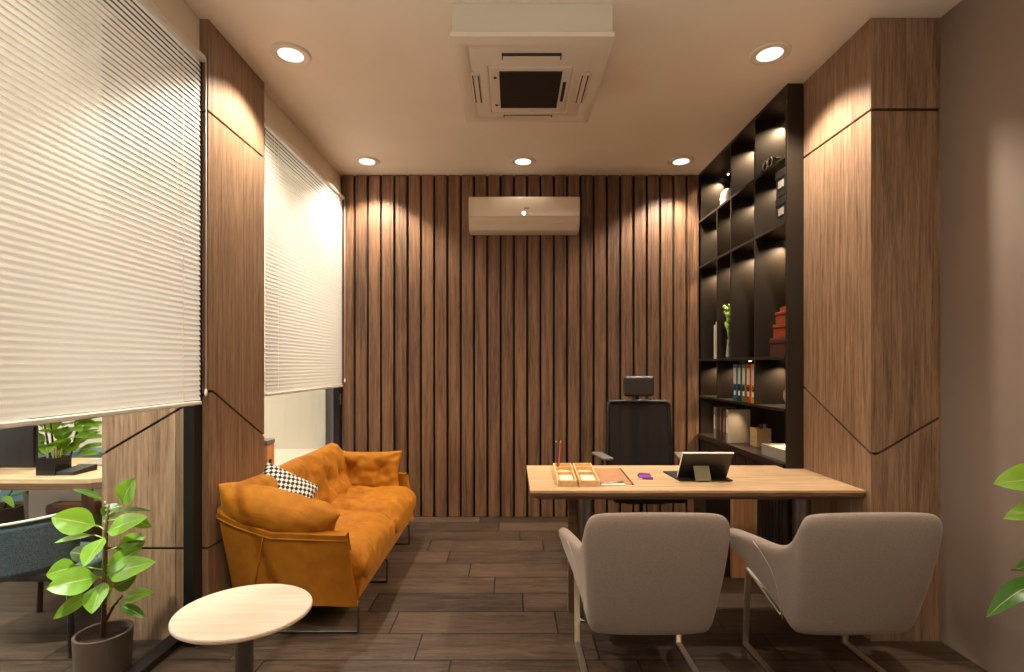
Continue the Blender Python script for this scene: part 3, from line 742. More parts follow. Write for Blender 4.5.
# back frame: rounded tapering loop, leaning away from the desk seat
def back_pt(u, v):  # u -1..1, v 0..1
    w = 0.222 + 0.012 * (1 - v)
    return Vector((u * w, -0.02 + 0.05 * v + 0.03 * (u * u) * -1 + 0.1 - 0.05, 0.50 + 0.605 * v))
loop = [back_pt(-1, v / 8) for v in range(8)] + [back_pt(-1, 0.97), back_pt(-0.94, 1.0)] + [back_pt(u / 4, 1.0) for u in range(-3, 4)] + [back_pt(0.94, 1.0), back_pt(1, 0.97)] + [back_pt(1, v / 8) for v in range(7, -1, -1)] + [back_pt(u / 3, 0.0) for u in (2, 1, 0, -1, -2)]
loop.append(loop[0])
obj('back_frame', tube(B(), loop, 0.014, 8, close=False), M_bp, t, smooth=True)
bm = B(); g = [[bm.verts.new(back_pt(i / 6 - 1, j / 10)) for i in range(13)] for j in range(11)]
for j in range(10):
    for i in range(12): bm.faces.new((g[j][i], g[j][i + 1], g[j + 1][i + 1], g[j + 1][i]))
obj('mesh_back', bm, M_mesh, t, smooth=True)
obj('back_spine', tube(B(), [(0, 0.12, 0.45), (0, 0.13, 0.8), (0, 0.12, 1.1), (0, 0.09, 1.22)], [0.03, 0.022, 0.02, 0.016], 10), M_bp, t, smooth=True)
obj('headrest', bx(-0.113, 0.113, 0.015, 0.065, 1.145, 1.295), M_hr, t, bevel=0.022, segs=4)
for s in (-1, 1):
    a = obj('armrest', bx(-0.04, 0.04, -0.13, 0.13, -0.02, 0.0), mat('arm_pad', (112, 104, 98), 0.6), t, bevel=0.009, segs=3, loc=(s * 0.285, -0.06, 0.735), rot=(0, 0, -s * 0.15))
    obj('arm_post', tube(B(), [(0, 0, -0.02), (0, 0.02, -0.12), (-s * 0.06, 0.03, -0.245)], [0.018, 0.02, 0.02], 8), M_bp, a, smooth=True)
obj('seat', bx(-0.25, 0.25, -0.30, 0.16, 0.445, 0.505), M_bp, t, bevel=0.025, segs=4)
bm = B(); box(bm, -0.14, 0.14, -0.16, 0.10, 0.405, 0.44); tube(bm, [(-0.24, -0.05, 0.42), (0.24, -0.05, 0.42)], 0.012, 8); box(bm, -0.27, -0.22, -0.07, -0.02, 0.41, 0.43); box(bm, 0.2, 0.26, -0.08, -0.03, 0.405, 0.43)
obj('tilt_mechanism', bm, M_bp, t, bevel=0.006)
obj('gas_lift', lathe(B(), [(0, 0.08), (0.03, 0.08), (0.03, 0.25), (0.016, 0.26), (0.016, 0.41), (0, 0.41)], 16, (0, -0.03, 0)), M_steel, t, smooth=True)
for i in range(5):
    a = i * 2 * PI / 5 + 0.3
    d = Vector((math.cos(a), math.sin(a), 0))
    l = obj('base_arm', tube(B(), [Vector((0, -0.03, 0.11)), Vector((0, -0.03, 0.10)) + d * 0.15, Vector((0, -0.03, 0.075)) + d * 0.29], [0.026, 0.02, 0.014], 8), M_bp, t, smooth=True)
    cpos = Vector((0, -0.03, 0.028)) + d * 0.29
    bm = B()
    for s in (-1, 1): tube(bm, [cpos + Vector((-d.y, d.x, 0)) * s * 0.008, cpos + Vector((-d.y, d.x, 0)) * s * 0.024], 0.0275, 16)
    tube(bm, [cpos, cpos + Vector((0, 0, 0.045))], 0.009, 8)
    obj('caster', bm, M_bp, l, smooth=False)

# ------------------------------------------------------------------ guest chairs
def guest_chair(label, loc, rz):
    t = thing('guest_armchair', label, 'armchair', loc, rz, 'taupe armchairs at the desk')
    half = [((0, -.302, .785), (0, -.185, .258)), ((.16, -.300, .783), (.13, -.182, .258)), ((.258, -.292, .776), (.222, -.172, .260)),
            ((.291, -.272, .752), (.253, -.150, .268)), ((.293, -.235, .69), (.257, -.115, .288)), ((.295, -.18, .625), (.261, -.065, .318)), ((.302, -.10, .592), (.270, .0, .362)),
            ((.320, .03, .586), (.287, .10, .408)), ((.340, .16, .574), (.305, .19, .452)), ((.352, .255, .556), (.325, .262, .492))]
    cols = [((-a[0], a[1], a[2]), (-b[0], b[1], b[2])) for a, b in half[:0:-1]] + half
    nr = 6; th = 0.052
    bm = B(); outer = []; 
    for top, bot in cols:
        top, bot = Vector(top), Vector(bot)
        colm = []
        for j in range(nr + 1):
            f = j / nr
            p = bot.lerp(top, f); p.y += -0.018 * math.sin(PI * f) * (1 if p.y < -0.1 else 0)
            colm.append(p)
        outer.append(colm)
    n = len(outer)
    def nrm(i, j):
        du = outer[min(i + 1, n - 1)][j] - outer[max(i - 1, 0)][j]; dv = outer[i][min(j + 1, nr)] - outer[i][max(j - 1, 0)]
        return dv.cross(du).normalized()
    O = [[bm.verts.new(outer[i][j]) for j in range(nr + 1)] for i in range(n)]
    I = [[bm.verts.new(outer[i][j] + nrm(i, j) * th) for j in range(nr + 1)] for i in range(n)]
    TT = [bm.verts.new((outer[i][nr] + nrm(i, nr) * th * 0.5) + Vector((0, 0, 0.018))) for i in range(n)]
    for i in range(n - 1):
        for j in range(nr):
            bm.faces.new((O[i][j], O[i + 1][j], O[i + 1][j + 1], O[i][j + 1])); bm.faces.new((I[i][j], I[i][j + 1], I[i + 1][j + 1], I[i + 1][j]))
        bm.faces.new((O[i][nr], O[i + 1][nr], TT[i + 1], TT[i])); bm.faces.new((TT[i], TT[i + 1], I[i + 1][nr], I[i][nr]))
        bm.faces.new((O[i][0], I[i][0], I[i + 1][0], O[i + 1][0]))
    for i in (0, n - 1):
        for j in range(nr): bm.faces.new((O[i][j], O[i][j + 1], I[i][j + 1], I[i][j]))
        bm.faces.new((O[i][nr], TT[i], I[i][nr]))
    bmesh.ops.recalc_face_normals(bm, faces=bm.faces[:])
    sh = obj('shell', bm, M_grey, t, sub=2)
    # seam line down each side, lying on the outer surface
    for sgn in (-1, 1):
        pts = []
        for k in range(9):
            f = 1 - k / 8; ci = 7 - 2.6 * (1 - f); a_, b_ = half[int(ci)], half[min(int(ci) + 1, 9)]; w_ = ci - int(ci)
            top = Vector(a_[0]).lerp(Vector(b_[0]), w_); bot = Vector(a_[1]).lerp(Vector(b_[1]), w_)
            p = bot.lerp(top, f); p.x = p.x * sgn + 0.0005 * sgn; p.y += -0.018 * math.sin(PI * f) * (1 if p.y < -0.1 else 0); pts.append(p)
        obj('seam', tube(B(), pts, 0.0026, 6), mat('seam_thread', (176, 162, 150), 0.9), t, smooth=True)
    obj('seat', bx(-0.225, 0.225, -0.15, 0.29, 0.34, 0.45), M_grey, t, bevel=0.035, segs=4)
    for s in (-1, 1):
        bm = B()
        x = s * 0.247
        bar(bm, (x, 0.245, 0.012), (x, -0.36, 0.012), 0.028, 0.012, (1, 0, 0))
        bar(bm, (x, 0.25, 0.006), (x + s * 0.01, 0.20, 0.40), 0.028, 0.012, (1, 0, 0))
        bar(bm, (x + s * 0.01, 0.20, 0.40), (x - s * 0.01, -0.06, 0.305), 0.028, 0.010, (1, 0, 0))
        obj('leg', bm, M_chrome, t, bevel=0.002)
    obj('rear_crossbar', bar(B(), (-0.247, -0.355, 0.012), (0.247, -0.355, 0.012), 0.028, 0.012, (0, 1, 0)), M_chrome, t, bevel=0.002)
    return t
guest_chair('left taupe fabric armchair facing the desk, on metal sled legs', (0.568, 2.26, 0), 0.0)
guest_chair('right taupe fabric armchair facing the desk, beside the wooden pillar', (1.395, 2.26, 0), 0.03)

# ------------------------------------------------------------------ sofa
t = thing('two_seat_sofa', 'burnt orange velvet two-seat sofa with tufted cushions under the far window', 'sofa', (-1.15, 3.35, 0))
SO = (1.15, -3.35, 0)
def sofa_part(name, bm, m=M_orange, **k):
    o = obj(name, bm, m, t, **k); o.location = SO; return o
NY, FY = 2.60, 4.12
near = [((-.835, 2.60, .505), (-.785, 2.615, .138)), ((-.84, 2.592, .508), (-.80, 2.61, .138)), ((-1.03, 2.580, .518), (-.98, 2.62, .138)), ((-1.22, 2.572, .530), (-1.16, 2.63, .138)), ((-1.27, 2.573, .545), (-1.20, 2.635, .138)),
        ((-1.40, 2.575, .590), (-1.38, 2.67, .138)), ((-1.488, 2.585, .628), (-1.45, 2.70, .138)), ((-1.508, 2.615, .64), (-1.49, 2.74, .138)), ((-1.506, 2.75, .655), (-1.49, 2.82, .138)), ((-1.506, 3.05, .66), (-1.46, 3.08, .15))]
mir = lambda p: (p[0], NY + FY - p[1], p[2])
far = [(mir(a), mir(b)) for a, b in near[::-1]]
def shell(cols, th, nr=4):
    bm = B(); n = len(cols); outer = [[Vector(b).lerp(Vector(a), j / nr) for j in range(nr + 1)] for a, b in cols]
    def nrm(i, j):
        du = outer[min(i + 1, n - 1)][j] - outer[max(i - 1, 0)][j]; dv = outer[i][min(j + 1, nr)] - outer[i][max(j - 1, 0)]
        return du.cross(dv).normalized()
    s = 1 if nrm(2, 2).y > 0 else -1
    O = [[bm.verts.new(outer[i][j]) for j in range(nr + 1)] for i in range(n)]
    I = [[bm.verts.new(outer[i][j] + nrm(i, j) * th * s) for j in range(nr + 1)] for i in range(n)]
    for i in range(n - 1):
        for j in range(nr):
            bm.faces.new((O[i][j], O[i + 1][j], O[i + 1][j + 1], O[i][j + 1])); bm.faces.new((I[i][j], I[i][j + 1], I[i + 1][j + 1], I[i + 1][j]))
        bm.faces.new((O[i][nr], O[i + 1][nr], I[i + 1][nr], I[i][nr])); bm.faces.new((O[i][0], I[i][0], I[i + 1][0], O[i + 1][0]))
    for i in (0, n - 1):
        for j in range(nr): bm.faces.new((O[i][j], O[i][j + 1], I[i][j + 1], I[i][j]))
    bmesh.ops.recalc_face_normals(bm, faces=bm.faces[:])
    return bm
sofa_part('body_shell', shell(near + far, 0.065), M_shell, bevel=0.016, segs=3)
# piping along the arm fronts and tops
for side, cs in (('n', near), ('f', far[::-1])):
    pts = [Vector(b).lerp(Vector(a), 1.0) + Vector((0, -0.001 if side == 'n' else 0.001, -0.028)) for a, b in cs[1:8]]
    sofa_part('piping', tube(B(), pts, 0.0035, 6), smooth=True)
    yy = 1 if side == 'n' else -1
    p = [Vector(cs[4][0]) + Vector((0.02, -0.002 * yy, -0.03)), Vector(cs[5][1]) + Vector((0.03, -0.012 * yy, 0.01))]
    sofa_part('side_seam', tube(B(), [p[0], p[0].lerp(p[1], .5) + Vector((0, -0.001 * yy, 0)), p[1]], 0.003, 6), smooth=True)
sofa_part('seat_base', prism(B(), [(-1.42, .155), (-.795, .155), (-.775, .275), (-1.42, .275)], 'y', 2.66, 4.06), bevel=0.012, segs=3)

def pillow(w, h, T, nu=28, nv=22, tufts=(), wr=0.006, seed=0, pull=0.07, flat=0.5, pw=4, boxy=False):
    """closed cushion centred on the origin, thickness along z"""
    bm = B(); top = []; bot = []
    for j in range(nv + 1):
        rt, rb = [], []
        for i in range(nu + 1):
            u = 2 * i / nu - 1; v = 2 * j / nv - 1
            uu = math.copysign(1 - (1 - abs(u)) ** 1.5, u); vv = math.copysign(1 - (1 - abs(v)) ** 1.5, v)
            x = uu * w / 2 * (1 - pull * (1 - vv * vv) * abs(uu)); y = vv * h / 2 * (1 - pull * (1 - uu * uu) * abs(vv))
            if boxy:  # rounded plan corners
                k = 0.06 * (abs(uu) ** 6) * (abs(vv) ** 6); x *= 1 - k; y *= 1 - k
            e = max(0.0, (1 - abs(uu) ** pw) * (1 - abs(vv) ** pw)) ** flat
            z = T / 2 * e
            dz = 0.0
            for tu, tv, dp, sr in tufts:
                du, dv = (uu - tu) * w / 2, (vv - tv) * h / 2; r2 = du * du + dv * dv
                dz -= dp * math.exp(-r2 / (sr * sr))
                r = math.sqrt(r2) + 1e-6; ang = math.atan2(dv, du)
                dz -= dp * 0.55 * math.exp(-r / (sr * 1.7)) * (0.5 + 0.5 * math.cos(ang * 5 + seed)) ** 3 * (1 - math.exp(-r / 0.02))
            nz = noise.noise(Vector((uu * 3.1 + seed, vv * 3.1, seed))) * wr
            nz += noise.noise(Vector((uu * 9 + seed, vv * 4, 5 + seed))) * wr * 0.6
            edge = (abs(uu) ** 6 + abs(vv) ** 6)
            nz += wr * 0.9 * min(1, edge) * math.sin((uu * 17 if abs(vv) > abs(uu) else vv * 15) + 2 * noise.noise(Vector((uu * 4, vv * 4, seed)))) * e ** 0.4
            rt.append((x, y, z + (dz + nz) * min(1, e * 2.2))); rb.append((x, y, -z - nz * 0.5 * min(1, e)))
        top.append(rt); bot.append(rb)
    VT = [[bm.verts.new(p) for p in r] for r in top]
    VB = [[(VT[j][i] if j in (0, nv) or i in (0, nu) else bm.verts.new(bot[j][i])) for i in range(nu + 1)] for j in range(nv + 1)]
    for j in range(nv):
        for i in range(nu):
            bm.faces.new((VT[j][i], VT[j][i + 1], VT[j + 1][i + 1], VT[j + 1][i]))
            try: bm.faces.new((VB[j][i], VB[j + 1][i], VB[j + 1][i + 1], VB[j][i + 1]))
            except ValueError: pass
    bmesh.ops.recalc_face_normals(bm, faces=bm.faces[:])
    return bm
def frame(c, n, up):
    """matrix: local z -> n, local y -> up-ish"""
    n = Vector(n).normalized(); up = Vector(up); y = (up - n * up.dot(n)).normalized(); x = y.cross(n)
    M = Matrix((x, y, n)).transposed().to_4x4(); M.translation = Vector(c); return M
def cushion(name, bm, M, m=M_orange, **k):
    bm.transform(M); return sofa_part(name, bm, m, smooth=True, sub=1, **k)
# seat cushions (local x = length along Y, y = depth)
for yc, sd in ((2.995, 1), (3.715, 4)):
    cushion('seat_cushion', pillow(0.735, 0.62, 0.28, 44, 36, tufts=((0, 0.25, .05, .06), (0, -.25, .03, .06)), wr=0.018, seed=sd, pull=-0.01, flat=0.42, boxy=True),
            frame((-1.055, yc, 0.325), (0.02, 0, 1), (-1, 0, 0)))
# back cushions leaning on the back
for yc, sd in ((3.02, 2), (3.68, 7)):
    cushion('back_cushion', pillow(0.74, 0.47, 0.25, 44, 30, tufts=((-.3, 0.0, .06, .07), (.35, 0, .06, .07)), wr=0.014, seed=sd, pull=0.03, flat=0.42),
            frame((-1.355, yc, 0.54), (1, 0, 0.34), (-0.34, 0, 1)))
# arm cushions
cushion('arm_cushion', pillow(0.62, 0.31, 0.23, 40, 26, tufts=((0.1, 0.0, .02, .06),(-.75,.0,.02,.06)), wr=0.016, seed=3, pull=0.06, flat=0.5, pw=3),
        frame((-1.225, 2.70, 0.572), (0.08, 0.8, 0.6), (-0.0, -0.6, .8)) @ Matrix.Rotation(0.30, 4, 'Z'))
cushion('arm_cushion', pillow(0.56, 0.33, 0.19, 40, 26, tufts=((-0.45, 0.0, .07, .07),(.4,0,.05,.06)), wr=0.012, seed=9, pull=0.09, flat=0.5, pw=3),
        frame((-1.14, 3.97, 0.55), (0.12, -1, 0.22), (0, 0.22, 1)) @ Matrix.Rotation(0.0, 4, 'Z'))
for yy in (2.625, 3.23, 3.92):
    bm = B(); r = 0.006
    tube(bm, [(-.80, yy, .155), (-.80, yy, .15), (-.79, yy, .14), (-.788, yy, .12), (-.788, yy, .02), (-.79, yy, .008), (-.795, yy, .0065), (-1.36, yy, .0065), (-1.37, yy, .02), (-1.37, yy, .15)], r, 8)
    sofa_part('leg', bm, mat('thin_metal', (110, 100, 92), 0.3, 1.0), smooth=True)

# patterned cushion on the sofa
o = obj('patterned_cushion', pillow(0.34, 0.27, 0.12, 24, 18, wr=0.004, seed=5, pull=0.08), M_hound, smooth=True, sub=1)
ax = Vector((0.62, 0.30, -0.42)).normalized(); nn = Vector((0.35, -0.55, 0.75)); nn = (nn - ax * nn.dot(ax)).normalized()
Mc = Matrix((ax, nn.cross(ax), nn)).transposed().to_4x4(); Mc.translation = (-1.285, 2.90, 0.648); o.matrix_world = Mc
tag(o, 'small black and white houndstooth cushion on the orange sofa', 'cushion')

# wooden block on the sill, just past the pillar
t = thing('sill_box', 'small two-tone wooden box on the window ledge beside the left pillar', 'box', (-1.575, 3.27, 0.601))
obj('box_body', bx(-0.06, 0.036, -0.05, 0.05, 0, 0.265), M_ped, t, bevel=0.003)
obj('lid', bx(-0.062, 0.038, -0.052, 0.052, 0.268, 0.298), M_gbox, t, bevel=0.003)
obj('latch', bx(0.0365, 0.040, -0.03, 0.0, 0.13, 0.175), M_boxb, t, bevel=0.001)

# ------------------------------------------------------------------ side table
t = thing('side_table', 'round pale wood side table on a single metal post beside the sofa', 'table', (-1.012, 1.935, 0))
bm = lathe(B(), [(0, .430), (.232, .430), (.243, .438), (.243, .446), (.240, .450), (0, .450)], 72, sx=1.0, sy=0.93)
o = obj('table_top', bm, M_table, t, smooth=True); o.modifiers.new('e', 'EDGE_SPLIT').split_angle = 0.6
o = obj('post', lathe(B(), [(0, .012), (.032, .012), (.032, .43), (0, .43)], 28), M_steel, t, smooth=True); o.modifiers.new('e', 'EDGE_SPLIT').split_angle = 0.6
o = obj('base_plate', lathe(B(), [(0, 0), (.15, 0), (.15, .008), (.145, .012), (0, .012)], 48), M_steel, t, smooth=True); o.modifiers.new('e', 'EDGE_SPLIT').split_angle = 0.6

# ------------------------------------------------------------------ plants
def leaf(bm, base, tip, width, facing=(0, -1, 0.5), bow=0.12, fold=0.15, petiole=0.12):
    """one ovate leaf from base to tip; facing ~ direction its upper face looks"""
    base, tip = Vector(base), Vector(tip); L = (tip - base).length; d = (tip - base).normalized()
    n = Vector(facing); n = (n - d * n.dot(d)).normalized(); s = d.cross(n).normalized()
    uvl = bm.loops.layers.uv.verify(); NL, NW = 12, 6; grid = []
    for i in range(NL + 1):
        f = i / NL
        if f < petiole: wv = 0.03
        else:
            q = (f - petiole) / (1 - petiole); wv = max(0.0, math.sin(PI * q ** 0.8)) ** 0.75 * 0.5 * (1 - 0.1 * q)
        row = []
        for k in range(NW + 1):
            c = 2 * k / NW - 1
            p = base + d * L * f + s * c * wv * width + n * (bow * L * math.sin(PI * f) * 1.0 + fold * abs(c) * wv * width * 1.2 + 0.012 * width * math.sin(f * 20 + k))
            row.append((bm.verts.new(p), c))
        grid.append(row)
    for i in range(NL):
        for k in range(NW):
            q = (grid[i][k], grid[i][k + 1], grid[i + 1][k + 1], grid[i + 1][k])
            f = bm.faces.new([a[0] for a in q]); f.smooth = True
            for lp, a in zip(f.loops, q): lp[uvl].uv = (a[1] if abs(a[1]) > 0.01 else 0.0, 0)
    return bm
def pot(t, r0, r1, h, c=(0, 0, 0), m=M_pot):
    o = obj('pot', lathe(B(), [(0, 0), (r0, 0), (r1, h), (r1 - 0.012, h), (r1 - 0.018, h - 0.03), (0, h - 0.03)], 40, c), m, t, smooth=True)
    o.modifiers.new('e', 'EDGE_SPLIT').split_angle = 0.7
    obj('soil', lathe(B(), [(0, h - 0.029), (r1 - 0.02, h - 0.029), (r1 - 0.02, h - 0.024), (0, h - 0.02)], 32, c), M_soil, t)
PD = 2.255
t = thing('rubber_plant', 'green broad-leaved rubber plant in a brown pot behind the glass, beside the pillar', 'plant', (X_(103.5, PD), PD, 0))
off = Vector(t.location)
pot(t, 0.100, 0.108, 0.20)
def lp(px, py, dd=0.0): return at(px, py, PD + dd) - off
bm = B()
tube(bm, [(0.0, 0, 0.17), lp(104, 600), lp(105, 560), lp(106, 530), lp(109, 505)], [0.011, 0.010, 0.009, 0.007, 0.004], 8)
tube(bm, [lp(105, 622), lp(113, 607), lp(122, 596)], [0.007, 0.006, 0.004], 7)
obj('trunk', bm, M_stem, t, smooth=True)
LV = [((99, 526), (51, 517), -.06, .10, (0.1, -1, .55), 0, 0), ((122, 506), (135, 478), -.02, .085, (-.1, -1, .1), 0, .02), ((105, 501), (72, 489), -.05, .03, (-.1, -.5, 1), 1, .0),
      ((106, 533), (148, 517), -.08, .075, (0, -1, .6), 0, .05), ((113, 512), (151, 511), .03, .03, (.1, -.3, 1), 1, 0), ((95, 535), (54, 543), -.07, .035, (-.1, -.6, 1), 0, 0),
      ((107, 536), (84, 567), -.10, .105, (-.35, -1, .25), 2, 0), ((101, 577), (46, 589), -.12, .105, (-.1, -1, .55), 0, 0), ((80, 566), (46, 575), -.03, .08, (-.1, -1, .5), 0, 0),
      ((106, 576), (156, 562), -.08, .085, (.15, -1, .6), 2, 0), ((105, 572), (142, 548), -.03, .07, (.1, -1, .5), 2, 0), ((112, 562), (146, 541), .02, .07, (.1, -1, .5), 1, 0), ((117, 547), (146, 536), .04, .06, (.1, -1, .6), 2, 0),
      ((106, 580), (92, 614), -.09, .11, (-.2, -1, .25), 2, 0), ((94, 590), (53, 619), -.07, .05, (.4, -1, .3), 0, 0), ((121, 600), (154, 592), -.04, .05, (.1, -.9, .8), 2, 0),
      ((118, 605), (146, 618), -.02, .04, (.1, -.6, 1), 1, 0), ((112, 588), (137, 576), .03, .07, (.1, -1, .4), 1, 0), ((128, 517), (152, 527), .06, .04, (.2, -1, .2), 1, 0), ((104, 520), (118, 503), .05, .07, (0, -1, .5), 1, 0),
      ((98, 556), (70, 552), .05, .06, (0, -1, .4), 1, 0)]
for (b0, t0, dd, wd, fc, kind, x) in LV:
    m = M_leafd if kind == 1 else M_leaf
    bx0 = lp(b0[0], b0[1]); root = lp(105.5, b0[1] + 4)
    bm = B(); leaf(bm, bx0, lp(t0[0], t0[1], dd), wd * 1.22, fc, bow=0.06)
    if (bx0 - root).length > 0.01: tube(bm, [root, bx0], 0.0028, 5)
    obj('leaf', bm, m, t, smooth=True)

# generic leafy plant for other places
def leafy(name, label, loc, pr, ph, height, nl, ll, lw, seed, group=None, pm=M_pot, spread=1.0, cat='plant', fmin=0.25):
    rnd = random.Random(seed); t = thing(name, label, cat, loc, group=group)
    if ph > 0: pot(t, pr * 0.85, pr, ph, m=pm)
    z0 = max(0, ph - 0.03)
    bm = B(); ns = 3
    for k in range(ns):
        a = k * 2.1 + seed; tube(bm, [(0.02 * math.cos(a), 0.02 * math.sin(a), z0), (0.05 * math.cos(a) * spread, 0.05 * math.sin(a) * spread, z0 + (height - z0) * .5), (0.09 * math.cos(a) * spread, 0.09 * math.sin(a) * spread, height * .95)], [0.009, 0.007, 0.003], 6)
    obj('trunk', bm, M_stem, t, smooth=True)
    for i in range(nl):
        a = i * 2.4 + rnd.random() * .5; f = fmin + (1 - fmin) * (i + 0.5) / nl
        z = z0 + (height - z0) * f; r = 0.05 * spread
        b0 = Vector((r * math.cos(a), r * math.sin(a), z)); el = rnd.uniform(-0.25, 0.6)
        d = Vector((math.cos(a) * math.cos(el), math.sin(a) * math.cos(el), math.sin(el)))
        L = ll * rnd.uniform(.75, 1.15)
        bm = B(); leaf(bm, b0, b0 + d * L, lw * rnd.uniform(.8, 1.15), (-.3 * math.cos(a) , -.3 * math.sin(a) - .3, 1), bow=0.1)
        obj('leaf', bm, M_leaf if rnd.random() < .65 else M_leafd, t, smooth=True)
    return t
# right foreground plant: only leaf tips enter the picture
t = thing('fiddle_leaf_plant', 'tall potted plant whose green leaves enter at the right edge', 'plant', (1.66, 1.38, 0))
pot(t, 0.13, 0.15, 0.32)
off = Vector(t.location); PD2 = 1.36
def rp(px, py, dd=0.0): return at(px, py, PD2 + dd) - off
bm = B(); tube(bm, [(0, 0, .29), (0.01, 0, .7), (0.0, 0, 1.25)], [0.014, 0.011, 0.006], 8); obj('trunk', bm, M_stem, t, smooth=True)
for (b0, t0, dd, wd, fc, m) in (((1066, 482), (993, 484), 0, .095, (-.1, -.8, .7), M_leaf), ((1068, 505), (1003, 519), .03, .06, (-.1, -.8, .8), M_leaf), ((1068, 556), (1014, 570), .05, .05, (0, -.8, .7), M_leafd),
                                ((1068, 592), (986, 618), -.02, .07, (-.2, -.25, 1), M_leafd), ((1080, 600), (1016, 602), .08, .03, (0, -.5, 1), M_leafd),
                                ((1100, 470), (1130, 420), 0, .09, (0, -1, .5), M_leaf), ((1110, 520), (1190, 500), 0, .10, (0, -1, .6), M_leaf), ((1110, 600), (1190, 640), 0, .10, (0, -1, .6), M_leafd)):
    bm = B(); b_ = rp(*b0); root = Vector((0, 0, b_.z - 0.03)); leaf(bm, b_, rp(t0[0], t0[1], dd), wd, fc, bow=0.1 if b0[1] != 592 else 0.22)
    tube(bm, [root, b_], 0.003, 5); obj('leaf', bm, m, t, smooth=True)
bm = B(); tube(bm, [(0, 0, rp(1024, 575).z), rp(1011, 570)], 0.0016, 5); obj('twig', bm, M_stem, t)

# ------------------------------------------------------------------ the neighbouring office seen through the glass
t = thing('neighbour_desk', 'wooden desk with a cut corner in the office behind the glass', 'desk', (-2.9, 3.15, 0))
pts = [(-4.6, 2.84), (-2.36, 2.84), (-2.27, 2.90), (-2.27, 3.50), (-4.6, 3.50)]
o = obj('desk_top', prism(B(), pts, 'z', 0.715, 0.741), M_desk, t, bevel=0.002); o.location = (2.9, -3.15, 0)
o = obj('underframe', prism(B(), pts, 'z', 0.68, 0.7145), M_deskd, t, bevel=0.002); o.location = (2.9, -3.15, 0)
for x in (-4.4, -2.42):
    for y in (2.92, 3.42):
        o = obj('leg', bx(x - .02, x + .02, y - .02, y + .02, 0, 0.68), M_frame, t, bevel=0.002); o.location = (2.9, -3.15, 0)
M_bs = mat('screen_black', (14, 13, 13), 0.3)
t = thing('computer_monitor', 'black monitor standing on the neighbouring office desk', 'monitor', (-3.15, 3.1, 0.741))
obj('screen', bx(-0.45, 0.275, -0.015, 0.015, 0.012, 0.27), M_bs, t, bevel=0.01)
C.objects[-1].rotation_euler = (0.0, 0, 0.0)
obj('stand', bx(-0.16, 0.0, -0.07, 0.09, 0, 0.012), M_boxb, t, bevel=0.003)
obj('stand_neck', bx(-0.10, -0.06, 0.016, 0.04, 0.012, 0.2), M_boxb, t)
t = thing('pen_holder', 'black square pen holder full of pens on the neighbouring desk', 'pen holder', (X_(54, 2.98), 2.98, 0.741))
bm = B(); q = 0.055
for a in ((-q, q, -q, -q + .006), (-q, q, q - .006, q), (-q, -q + .006, -q + .006, q - .006), (q - .006, q, -q + .006, q - .006)): box(bm, *a, 0, 0.10)
box(bm, -q + .006, q - .006, -q + .006, q - .006, 0, .006)
obj('holder_body', bm, M_bs, t)
for i in range(7):
    obj('pen', tube(B(), [(-.03 + i * .01, .02 * math.sin(i * 2), .008), (-.045 + i * .015, .035 * math.sin(i * 2), .135 + .01 * (i % 3))], 0.0035, 6), mat('pen_body_%d' % i, (120 + 15 * (i % 3), 130, 130 - 15 * i), 0.4), t)
tag(obj('desk_phone', prism(B(), [(2.93, 0), (3.10, 0), (3.10, .035), (2.93, .022)], 'x', X_(66, 3.0), X_(84, 3.0)), M_boxb, bevel=0.004, loc=(0, 0, 0.741)), 'low black desk phone beside the pen holder behind the glass', 'phone')
tag(obj('closed_laptop', bx(-2.72, -2.42, 3.20, 3.42, 0.7415, 0.757), M_gbox, bevel=0.004), 'closed grey laptop lying on the neighbouring desk', 'laptop')
tag(obj('stapler', prism(B(), [(3.0, 0), (3.1, 0), (3.1, .03), (3.0, .02)], 'x', -2.40, -2.33), M_boxb, bevel=0.003, loc=(0, 0, 0.741)), 'small black stapler on the cut corner of the neighbouring desk', 'stapler')
# mesh chair in front of the neighbouring desk
t = thing('blue_mesh_chair', 'dark blue-grey mesh chair at the neighbouring desk behind the glass', 'chair', (-2.35, 2.42, 0))
M_bm = fabric('blue_mesh', (44, 58, 66), (104, 122, 130), 220, 0.8, bump=0.5)
bm = B(); nu, nv = 16, 8; g = []
for j in range(nv + 1):
    r = []
    for i in range(nu + 1):
        u = i / nu * 2 - 1; v = j / nv
        r.append(bm.verts.new((u * 0.36 * (0.82 + .18 * v) + 0.0, -0.06 * (1 - u * u) - 0.05 * v, 0.37 + 0.265 * v + 0.045 * u + 0.02 * u * u)))
    g.append(r)
for j in range(nv):
    for i in range(nu): bm.faces.new((g[j][i], g[j][i + 1], g[j + 1][i + 1], g[j + 1][i]))
o = obj('backrest', bm, M_bm, t, smooth=True); s_ = o.modifiers.new('s', 'SOLIDIFY'); s_.thickness = 0.02
obj('top_trim', tube(B(), [(g_ / 8 * 0.36, -0.05 - 0.06 * (1 - (g_ / 8) ** 2), 0.642 + 0.045 * g_ / 8 + 0.02 * (g_ / 8) ** 2) for g_ in range(-8, 9)], 0.007, 8), M_white, t, smooth=True)
obj('seat', bx(-0.27, 0.27, 0.0, 0.42, 0.34, 0.40), M_bm, t, bevel=0.025, segs=3)
for sx in (-1, 1):
    for sy in (0.02, 0.40): obj('leg', tube(B(), [(sx * .24, sy, .35), (sx * .28, sy + (0.03 if sy > .1 else -.03), 0)], 0.014, 8), M_frame, t, smooth=True)
leafy('leafy_plant', 'large bushy green plant behind the neighbouring desk', (-3.5, 3.95, 0), 0.2, 0.42, 1.22, 96, 0.22, 0.13, 3, spread=2.0, fmin=0.3)
leafy('small_potted_plant', 'small plant in a brown pot under the neighbouring desk', (-4.12, 4.12, 0), 0.16, 0.24, 0.42, 14, 0.22, 0.06, 5)
